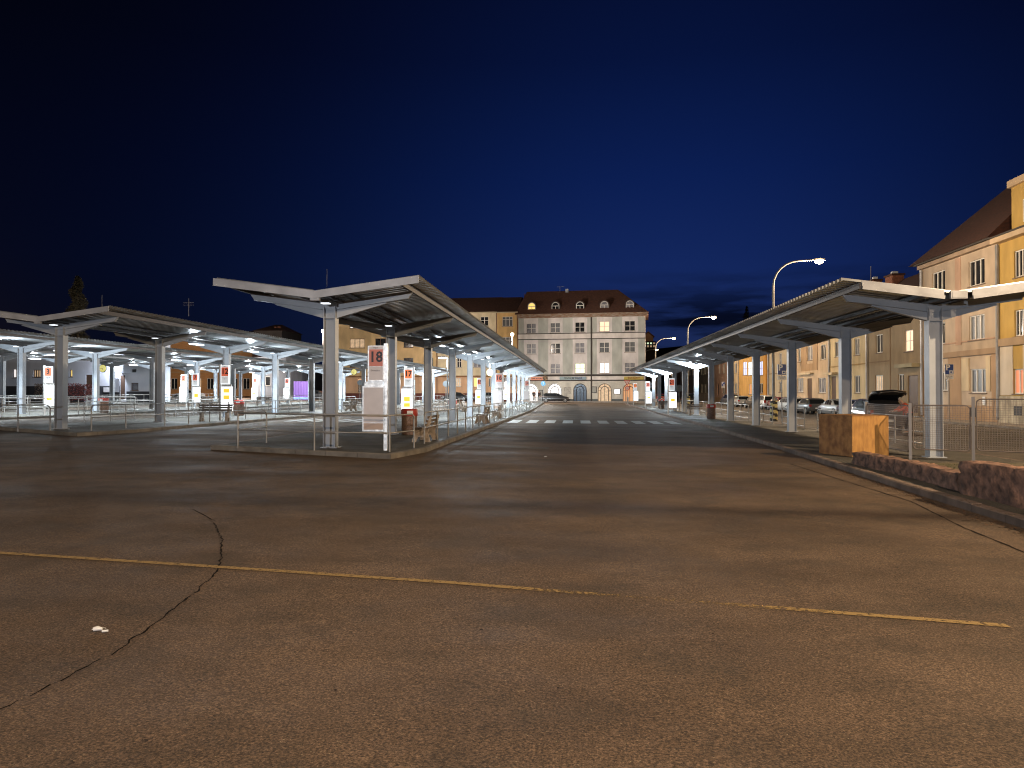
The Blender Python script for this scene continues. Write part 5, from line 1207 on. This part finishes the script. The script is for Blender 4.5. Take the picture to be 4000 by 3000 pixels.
# ---- street houses on the right
XH = 27.5
def hY(u): return aX(u, XH)[1]
def hZ(u, v): return aX(u, XH, v)[2]
def house(name, label, ufar, unear, eave, wall, wins_, parts=(), roofh=4.2, hipl=0, hipr=0, depth=10, roofm=None, over=.45, frame=None):
    Yf, Yn = (ufar if ufar < 400 and ufar > 0 and isinstance(ufar, float) else hY(ufar)), (unear if isinstance(unear, float) else hY(unear))
    s = lambda u: Yf - hY(u); zb = g(XH, Yf) + .0
    ws = [(max(.15, s(a)), min(Yf - Yn - .15, s(b)), c_ if c_ < 50 else hZ((a + b) / 2, d), d if c_ < 50 else hZ((a + b) / 2, c_), *r_) for a, b, c_, d, *r_ in wins_]
    parts = list(parts) + [('downpipe', [(ufar + 1.2, ufar + 4 if ufar > 3000 else ufar + 2.2, -.18, -.075, .1, eave - .1)], M_FASC), ('gutter', [(None, None, -.62, -.47, eave - .12, eave - .01)], M_DARKC)]
    ps = [(nm, [(s(bx[0]) if bx[0] is not None else 0, s(bx[1]) if bx[1] is not None else Yf - Yn, bx[2], bx[3], bx[4], bx[5]) for bx in bxs], m_) for nm, bxs, m_ in parts]
    return building(name, label, (XH, Yf), (XH, Yn), -.35, eave, depth, wall, ws, ps, frame, roof=(eave + .003, roofh, 5, hipl, hipr, over, roofm or M_RTILE) if roofh else None, group='houses along the right-hand street')
c = {k: wm('render_' + k, v) for k, v in dict(yellow=(.46, .30, .085), pinkc=(.45, .355, .265), brown=(.38, .25, .15), olive=(.27, .20, .12), cream=(.54, .42, .24), beige=(.48, .36, .24), cream2=(.52, .42, .28), orange=(.55, .33, .11), pink=(.46, .31, .25), grey=(.28, .26, .21), white=(.56, .50, .42), base=(.24, .16, .10)).items()}
# yellow four-storey house at the right edge
H0 = [(3959, 3999, 1441, 1538, 'red', 2), (3965, 4008, 1209, 1312, 'dark', 3), (3965, 4008, 974, 1080, 'dark', 3)]
H0 += [(a_, b_, z_, z_ + 1.75, p_, 3) for a_, b_ in ((4240, 4310), (4620, 4720), (5250, 5420)) for z_, p_ in ((2.3, 'grey'), (5.9, 'dark'), (9.1, 'grey'))]
h0 = house('yellow_house', 'tall yellow house with a boxy attic storey at the right edge of the photo', 3905, 20.0, 11.9, c['yellow'], H0,
  [('ground_floor', [(None, 3959, -.04, -.002, 1.6, 4.75), (3999, 4240, -.04, -.002, 1.6, 4.75)], c['white']), ('string_course', [(None, None, -.14, .001, 4.76, 5.25)], wm('course_tan', (.36, .26, .17))), ('cornice', [(None, None, -.55, .001, 11.45, 11.9)], c['beige']), ('plinth', [(None, None, -.10, -.002, -.3, 1.55)], wm('plinth_flaking', (.40, .36, .28), var=.35, vscale=2)),
   ('downpipe', [(3903, 3907, -.2, -.1, 0, 11.4)], M_POLE), ('cellar_window', [(3968, 3998, -.12, -.101, .35, .95)], M_DARKP)], roofh=1.2)
att = MB().box(.5, 30, .55, 9, 12.27, 15.35); ao = att.build('attic', c['yellow'], h0)
MB().box(.35, 30.1, .35, 9.1, 15.36, 15.8).build('attic_cornice', c['beige'], ao)
q0, q1 = hY(3905) - hY(3975), hY(3905) - hY(4012); f = MB().box(q0 - .1, q1 + .1, .46, .545, hZ(3990, 858) + .35, hZ(3990, 768) + .35).build('window', M_FRAME, ao); MB().box(q0 + .05, q1 - .05, .43, .455, hZ(3990, 858) + .45, hZ(3990, 768) + .25).build('pane', PANES['dark'], f)
# pink three-storey house
H1 = [(3644, 3695, 1059, 1150, 'dark', 3), (3787, 3850, 1013, 1113, 'dark', 3), (3640, 3694, 1262, 1345, 'dark', 3), (3787, 3848, 1230, 1327, 'grey', 3), (3790, 3853, 1441, 1534, 'grey', 3), (3676, 3705, 1452, 1526, 'grey', 3)]
Wfr = wm('panel_frame_pink', (.44, .29, .21)); 
house('pink_house', 'three-storey pink house with a steep red roof left of the tall yellow one', 3603, 3905, 11.95, c['pinkc'], H1,
  [('ground_floor', [(None, 3676, -.03, -.002, .9, 4.35), (3705, 3755, -.03, -.002, .9, 4.35), (3875, None, -.03, -.002, .9, 4.35)], c['brown']), ('string_course', [(None, None, -.12, .001, 4.36, 4.75)], wm('course_tan2', (.34, .24, .16))),
   ('window_surround', [(3760, 3788, -.07, -.002, 1.9, 4.2), (3855, 3872, -.07, -.002, 1.9, 4.2)], c['cream2']), ('cornice', [(None, None, -.35, .001, 11.55, 11.95)], wm('cornice_tan', (.33, .24, .17))), ('plinth', [(None, None, -.06, -.004, -.3, .89)], c['brown']),
   ('facade_ledge', [(3600, 3735, -.05, -.002, 5.35, 5.45), (3757, 3890, -.05, -.002, 5.35, 5.45), (3735, 3757, -.03, -.002, 5.2, 11.5)], Wfr), ('downpipe', [(3606, 3610, -.2, -.1, 0, 11.5)], M_FASC), ('meter_box', [(3842, 3853, -.08, -.062, .95, 1.5)], M_SW), ('cellar_hatch', [(3793, 3818, -.09, -.062, .1, .75)], M_DARKP)], roofh=5.6, hipl=4.2, depth=11, over=.7)
H2 = [(3422, 3449, 1306, 1378, 'dark', 2), (3535, 3568, 1289, 1372, 'warm', 2, .5), (3419, 3449, 1466, 1540, 'warm2', 3), (3508, 3531, 1462, 1530, 'dark', 2), (3546, 3586, 1466, 1612, 'x', 1, 0, 'door')]
house('olive_house', 'olive-brown two-storey house with a dark recessed doorway and one lit upper window', 3388, 3603, 8.7, c['olive'], H2,
  [('door_canopy', [(3527, 3597, -.7, .001, 3.85, 4.15)], wm('canopy_stone', (.30, .26, .17))), ('facade_ledge', [(3389, 3477, -.05, -.002, 4.55, 4.65), (3477, 3480, -.04, -.002, .4, 8.5)], wm('ledge_olive', (.22, .15, .09))), ('plinth', [(None, 3546, -.05, -.002, -.3, .6), (3588, None, -.05, -.002, -.3, .6)], wm('plinth_olive', (.18, .13, .08)))], roofh=4.6)
H3 = [(3338, 3359, 1321, 1387, 'grey', 2), (3262, 3280, 1335, 1393, 'dark', 2), (3338, 3360, 1467, 1534, 'grey', 2), (3247, 3266, 1470, 1600, 'x', 1, 0, 'door')]
house('cream_house', 'creamy yellow two-storey house behind the second column from the right', 3240, 3388, 8.5, c['cream'], H3,
  [('door_canopy', [(3238, 3272, -.6, .001, 3.7, 3.95)], c['cream2']), ('string_course', [(None, None, -.05, -.002, 4.5, 4.62)], wm('ledge_cream', (.36, .24, .10))), ('plinth', [(None, 3247, -.05, -.002, -.3, .8), (3267, None, -.05, -.002, -.3, .8)], c['base'])], roofh=4.6)
H4 = [(3154, 3176, 1351, 1407, 'lace', 2), (3207, 3227, 1346, 1404, 'dark', 2), (3118, 3132, 1360, 1413, 'grey', 2), (3115, 3138, 1478, 1532, 'lace', 4), (3197, 3226, 1476, 1534, 'lace', 3), (3154, 3172, 1478, 1590, 'x', 1, 0, 'door')]
house('beige_house', 'beige house with a darker square panel over its brown door', 3107, 3240, 8.4, c['beige'], H4,
  [('facade_panel', [(3131, 3153, -.05, -.002, 4.4, 7.9), (3177, 3195, -.05, -.002, 4.4, 7.9), (3153, 3177, -.05, -.002, 4.4, 5.2)], wm('panel_tan', (.36, .24, .14))), ('door_canopy', [(3128, 3178, -.4, .001, 3.95, 4.15)], c['cream2']), ('satellite_dish', [(3128, 3134, -.7, -.65, 5.4, 6.1)], M_FASC)], roofh=4.4)
H5 = [(3043, 3055, 1380, 1424, 'lace', 2), (3080, 3094, 1372, 1420, 'grey', 2), (3043, 3055, 1492, 1532, 'grey', 2), (3015, 3027, 1385, 1428, 'grey', 2)]
house('pale_cream_house', 'pale cream house behind the blue parking sign and tallest lamp post', 3001, 3107, 8.3, c['cream2'], H5, [('string_course', [(None, None, -.05, -.002, 4.4, 4.5)], c['base'])], roofh=4.4)
H6 = [(2902, 2918, 1413, 1466, 'blue', 2, .5), (2921, 2937, 1413, 1466, 'white', 2, .5), (2962, 2981, 1411, 1466, 'blue', 2, .5), (2925, 2936, 1500, 1540, 'orange', 1), (2965, 2980, 1498, 1536, 'dark', 2)]
house('orange_house', 'bright orange house with a lit glazed bay between two right-hand columns', 2886, 3001, 8.2, c['orange'], H6, [('plinth', [(None, None, -.08, -.002, -.3, 1.1)], c['base']), ('pilaster', [(2987, 2999, -.25, .001, 1.1, 7.6)], wm('pilaster_orange', (.62, .30, .06)))], roofh=4, frame=M_FRAME)
H7 = [(2870, 2879, 1418, 1456, 'lace', 1), (2869, 2880, 1498, 1536, 'grey', 2)]
house('narrow_cream_house', 'narrow cream house left of the orange one', 2861, 2886, 8.2, c['cream2'], H7, [('plinth', [(None, None, -.05, -.002, -.3, .9)], c['base'])], roofh=4)
H8 = [(2808, 2814, 1424, 1460, 'dark', 2), (2824, 2832, 1422, 1459, 'dark', 2), (2846, 2855, 1420, 1457, 'dark', 2), (2803, 2808, 1498, 1545, 'x', 1, 0, 'door'), (2822, 2834, 1498, 1537, 'dark', 2), (2845, 2855, 1498, 1536, 'dark', 2)]
house('salmon_house', 'salmon pink house behind the far parking sign', 2790, 2861, 8.1, c['pink'], H8, [('plinth', [(None, None, -.05, -.002, -.3, .9)], c['brown'])], roofh=4)
H9 = [(2738, 2744, 1428, 1464, 'dark', 2), (2752, 2759, 1427, 1463, 'dark', 2), (2770, 2779, 1425, 1462, 'dark', 2), (2740, 2746, 1500, 1536, 'dark', 2), (2753, 2759, 1500, 1536, 'grey', 2)]
house('grey_brown_house', 'dim grey-brown house left of the salmon pink one', 2725, 2790, 8.1, c['grey'], H9, [('plinth', [(None, None, -.05, -.002, -.3, 1.8)], c['white'])], roofh=4)
house('far_white_house', 'far pale house at the end of the street row', 2660, 2725, 7.9, c['white'], [(2690, 2697, 1440, 1468, 'dark', 2), (2705, 2713, 1438, 1466, 'dark', 2), (2676, 2681, 1442, 1468, 'dark', 2)], [], roofh=3.5)
house('farthest_house', 'farthest reddish house at the bend of the street', 2600, 2660, 7.6, c['pink'], [(2620, 2626, 1445, 1470, 'warm2', 2), (2640, 2646, 1443, 1470, 'dark', 2)], [], roofh=3.5)
# roof things over the low houses
def chimney(u, X, v0, v1, w_, lb, m_):
    x, y, z = aX(u, X, v1); z1_ = aX(u, X, v0)[2]; t = thing('chimney', lb, 'chimney', (x, y, z)); MB().box(-w_ / 2, w_ / 2, -w_ * .8, w_ * .8, 0, z1_ - z).build('stack', m_, t); MB().box(-w_ / 2 - .1, w_ / 2 + .1, -w_ * .8 - .1, w_ * .8 + .1, z1_ - z + .003, z1_ - z + .18).build('cap', M_RTILE, t); MB().box(-w_ * .25, w_ * .25, -w_ * .2, w_ * .2, z1_ - z + .183, z1_ - z + .5).build('pot', M_SW, t)
M_BRK = mat('chimney_brick', (.24, .09, .05), .9, var=.3, vscale=6)
chimney(3494, 32, 1080, 1120, 1.1, 'brick chimney with a white pot behind the front of the right canopy', M_BRK); chimney(3418, 32, 1100, 1140, .9, 'lower brick chimney left of the one with the white pot', M_BRK)
# ---- hill, trees and far lights
hl_ = MB(); pts = [(-140, 0, 6), (-60, 0, 10), (0, 0, 18), (20, 0, 24), (60, 0, 28), (120, 0, 25), (220, 0, 16)]
for (xa, _, za), (xb, _, zb_) in zip(pts, pts[1:]): hl_.add([(xa, 330, -1), (xb, 330, -1), (xb, 420, zb_), (xa, 420, za), (xb, 640, -1), (xa, 640, -1)], [(0, 1, 2, 3), (3, 2, 4, 5)])
struct('hill', hl_, mat('wooded_hill', (.012, .013, .012), .95, bump=.5, bscale=.2))
a = aY(2500, 230, 1400); b = aY(2562, 230, 1400)
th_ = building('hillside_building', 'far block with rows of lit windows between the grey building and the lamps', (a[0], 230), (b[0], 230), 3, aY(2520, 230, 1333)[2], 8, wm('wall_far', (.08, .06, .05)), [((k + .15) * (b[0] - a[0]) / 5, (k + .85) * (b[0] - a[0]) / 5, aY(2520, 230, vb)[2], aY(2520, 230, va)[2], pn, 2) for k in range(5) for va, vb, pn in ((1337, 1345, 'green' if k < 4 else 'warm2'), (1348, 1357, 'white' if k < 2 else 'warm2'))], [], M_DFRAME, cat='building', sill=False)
a = aY(2512, 260, 1330); b = aY(2552, 260, 1330)
t = thing('gabled_house', 'distant gable end lit orange right of the grey building', 'house', (a[0], 260, 5)); ww = b[0] - a[0]; zz = aY(2520, 260, 1316)[2] - 5
MB().prism([(0, 0), (ww, 0), (ww, zz), (ww / 2, zz + 1.5), (0, zz)], (0, 0, 0), (1, 0, 0), (0, 0, 1), (0, 9, 0)).build('wall', wm('gable', (.16, .09, .06)), t); MB().prism([(-.4, zz - .1), (ww / 2, zz + 1.65), (ww + .4, zz - .1), (ww + .4, zz + .15), (ww / 2, zz + 1.95), (-.4, zz + .15)], (0, -.4, 0), (1, 0, 0), (0, 0, 1), (0, 10, 0)).build('roof', M_RTILE, t)
lamp(t, (ww / 2, -4, zz + 1), 160, WARM, .3)  # added light without a fixture, brightens the distant gable end
def tree(x, y, h_, r_, lb, m_, n, conifer=True, base=None):
    z0 = g(x, y); t = thing('conifer_tree' if conifer else 'leafy_tree', lb, 'tree', (x, y, z0)); L_ = MB()
    for _ in range(n):
        f = random.random() ** .8; a_ = random.uniform(0, 6.28)
        if conifer: rr = r_ * (1 - f) ** .5 * (.72 + .28 * math.sin(f * 34 + a_)) * random.uniform(.55, 1.05); zz = h_ * .12 + f * h_ * .88 - rr * .12
        else: th = random.uniform(-1, 1); cl = .75 + .35 * math.sin(3 * a_ + 5 * th); rr = r_ * math.sqrt(1 - th * th) * random.uniform(.5, 1) * cl; zz = h_ * .62 + th * h_ * .36 * cl
        p = Vector((rr * math.cos(a_), rr * math.sin(a_), zz)); s_ = random.uniform(.12, .34); d1 = Vector((math.cos(a_), math.sin(a_), random.uniform(-.7, .1))).normalized() * s_; d2 = Vector((-math.sin(a_), math.cos(a_), random.uniform(-.5, .5))) * s_ * .5
        L_.add([p - d1, p + d2, p + d1, p - d2], [(0, 1, 2, 3)])
    L_.build('crown', m_, t); tk = MB().tube([(0, 0, 0), (.1, 0, h_ * .4), (0, 0, h_ * .93)], [h_ * .022, h_ * .014, .03], 8)
    if not conifer:
        for k in range(7): a_ = k * .9; tk.tube([(0, 0, h_ * (.3 + .05 * k)), (r_ * .6 * math.cos(a_), r_ * .6 * math.sin(a_), h_ * (.55 + .05 * k))], [.12, .03], 5)
    tk.build('trunk', mat('bark', (.05, .035, .025), .9), t); return t
M_CON = mat('conifer_needles', (.055, .05, .03), .8, col2=(.03, .028, .018), vscale=.5); M_LF = mat('tree_leaves', (.03, .035, .02), .8, col2=(.015, .018, .01), vscale=1)
q = aY(300, 112); ct = tree(q[0], 112, aY(300, 112, 1078)[2] - g(q[0], 112), 3.0, 'tall lone conifer rising above the left canopies against the dark sky', M_CON, 9000)
lamp(ct, (3, -9, 14), 1500, WARM, .3)  # added light with no lamp body, there to brighten the conifer crown
q = aX(2918, 42); tree(42, q[1], aX(2918, 42, 1200)[2] + .4, 2.6, 'dark conifer tip showing over the middle of the right canopy', M_LF, 2500)
# left background roofs and aerials
def aerial(u, v0, v1, Y, lb, yagi=True):
    x, y, z = aY(u, Y, v1); h_ = aY(u, Y, v0)[2] - z; t = thing('roof_aerial', lb, 'aerial', (x, y, z), 0, 'thin masts and aerials'); m = MB().tube([(0, 0, 0), (0, 0, h_)], .035, 5)
    m.build('mast', M_POLE, t)
    if yagi:
        m = MB(); 
        for k, zf in enumerate((.62, .75)):
            m.bar((-.9, 0, h_ * zf), (.9, 0, h_ * zf), .03, .03)
            for j in range(6): m.bar((-.8 + j * .3, -.3, h_ * zf), (-.8 + j * .3, .3, h_ * zf), .02, .02)
        m.build('antenna', M_POLE, t)
a, b = aY(992, 136), aY(1100, 136)
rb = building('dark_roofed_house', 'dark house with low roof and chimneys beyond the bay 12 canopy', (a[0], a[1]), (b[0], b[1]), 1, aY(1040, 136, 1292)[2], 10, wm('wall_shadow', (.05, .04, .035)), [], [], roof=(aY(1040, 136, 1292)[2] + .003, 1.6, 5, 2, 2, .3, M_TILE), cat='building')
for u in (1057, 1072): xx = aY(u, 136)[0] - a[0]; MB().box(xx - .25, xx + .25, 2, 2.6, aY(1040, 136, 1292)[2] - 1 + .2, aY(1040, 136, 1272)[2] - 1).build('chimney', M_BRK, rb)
aerial(737, 1165, 1235, 120, 'aerial with crossbars above the second canopy'); aerial(1277, 1050, 1120, 119, 'thin tall mast standing above the roof of the middle canopy', False); aerial(398, 1152, 1205, 118, 'short rod above the front end of the second canopy', False); aerial(3402, 1040, 1110, 75, 'thin mast over the houses right of the tallest lamp', False)
# crumpled can on the forecourt
x, y = gp(382, 2468); t = thing('litter', 'crushed pale plastic cup lying on the asphalt at lower left', 'litter', (x, y, g(x, y) + .004), R(20))
MB().tube([(-.03, 0, .016), (0, .004, .02), (.03, 0, .014)], [.014, .018, .010], 8).build('cup', M_SW, t); MB().tube([(.045 * math.cos(a_ * .35) - .0, .03 + .03 * math.sin(a_ * .35), .006) for a_ in range(10)], .003, 5).build('rim', M_SW, t); MB().tube([(.035, -.035, .008), (.075, -.03, .008)], .009, 6).build('lid', M_SW, t)
x, y = gp(2131, 1785); t = thing('litter', 'tiny white scrap lying in the middle of the bus lane', 'litter', (x, y, g(x, y) + .006)); MB().box(-.03, .03, -.02, .02, 0, .015).build('scrap', M_SW, t)
lf = MB()
for u_, v_ in ((1530, 2650), (1310, 2702), (570, 2898), (285, 2985), (1880, 2465), (2180, 2692), (2785, 2480), (835, 2822)):
    x, y = gp(u_, v_); z = g(x, y) + .009; a_ = random.uniform(0, 6.28); s_ = random.uniform(.012, .022)
    lf.add([(x + s_ * math.cos(a_), y + s_ * math.sin(a_), z), (x - s_ * .5 * math.sin(a_), y + s_ * .5 * math.cos(a_), z + .004), (x - s_ * math.cos(a_), y - s_ * math.sin(a_), z), (x + s_ * .5 * math.sin(a_), y - s_ * .5 * math.cos(a_), z)], [(0, 1, 2, 3)])
tag(lf.build('fallen_leaves', mat('dark_leaves', (.02, .012, .008), .9)), 'few dark leaves scattered over the open forecourt asphalt', 'leaves', kind='stuff')
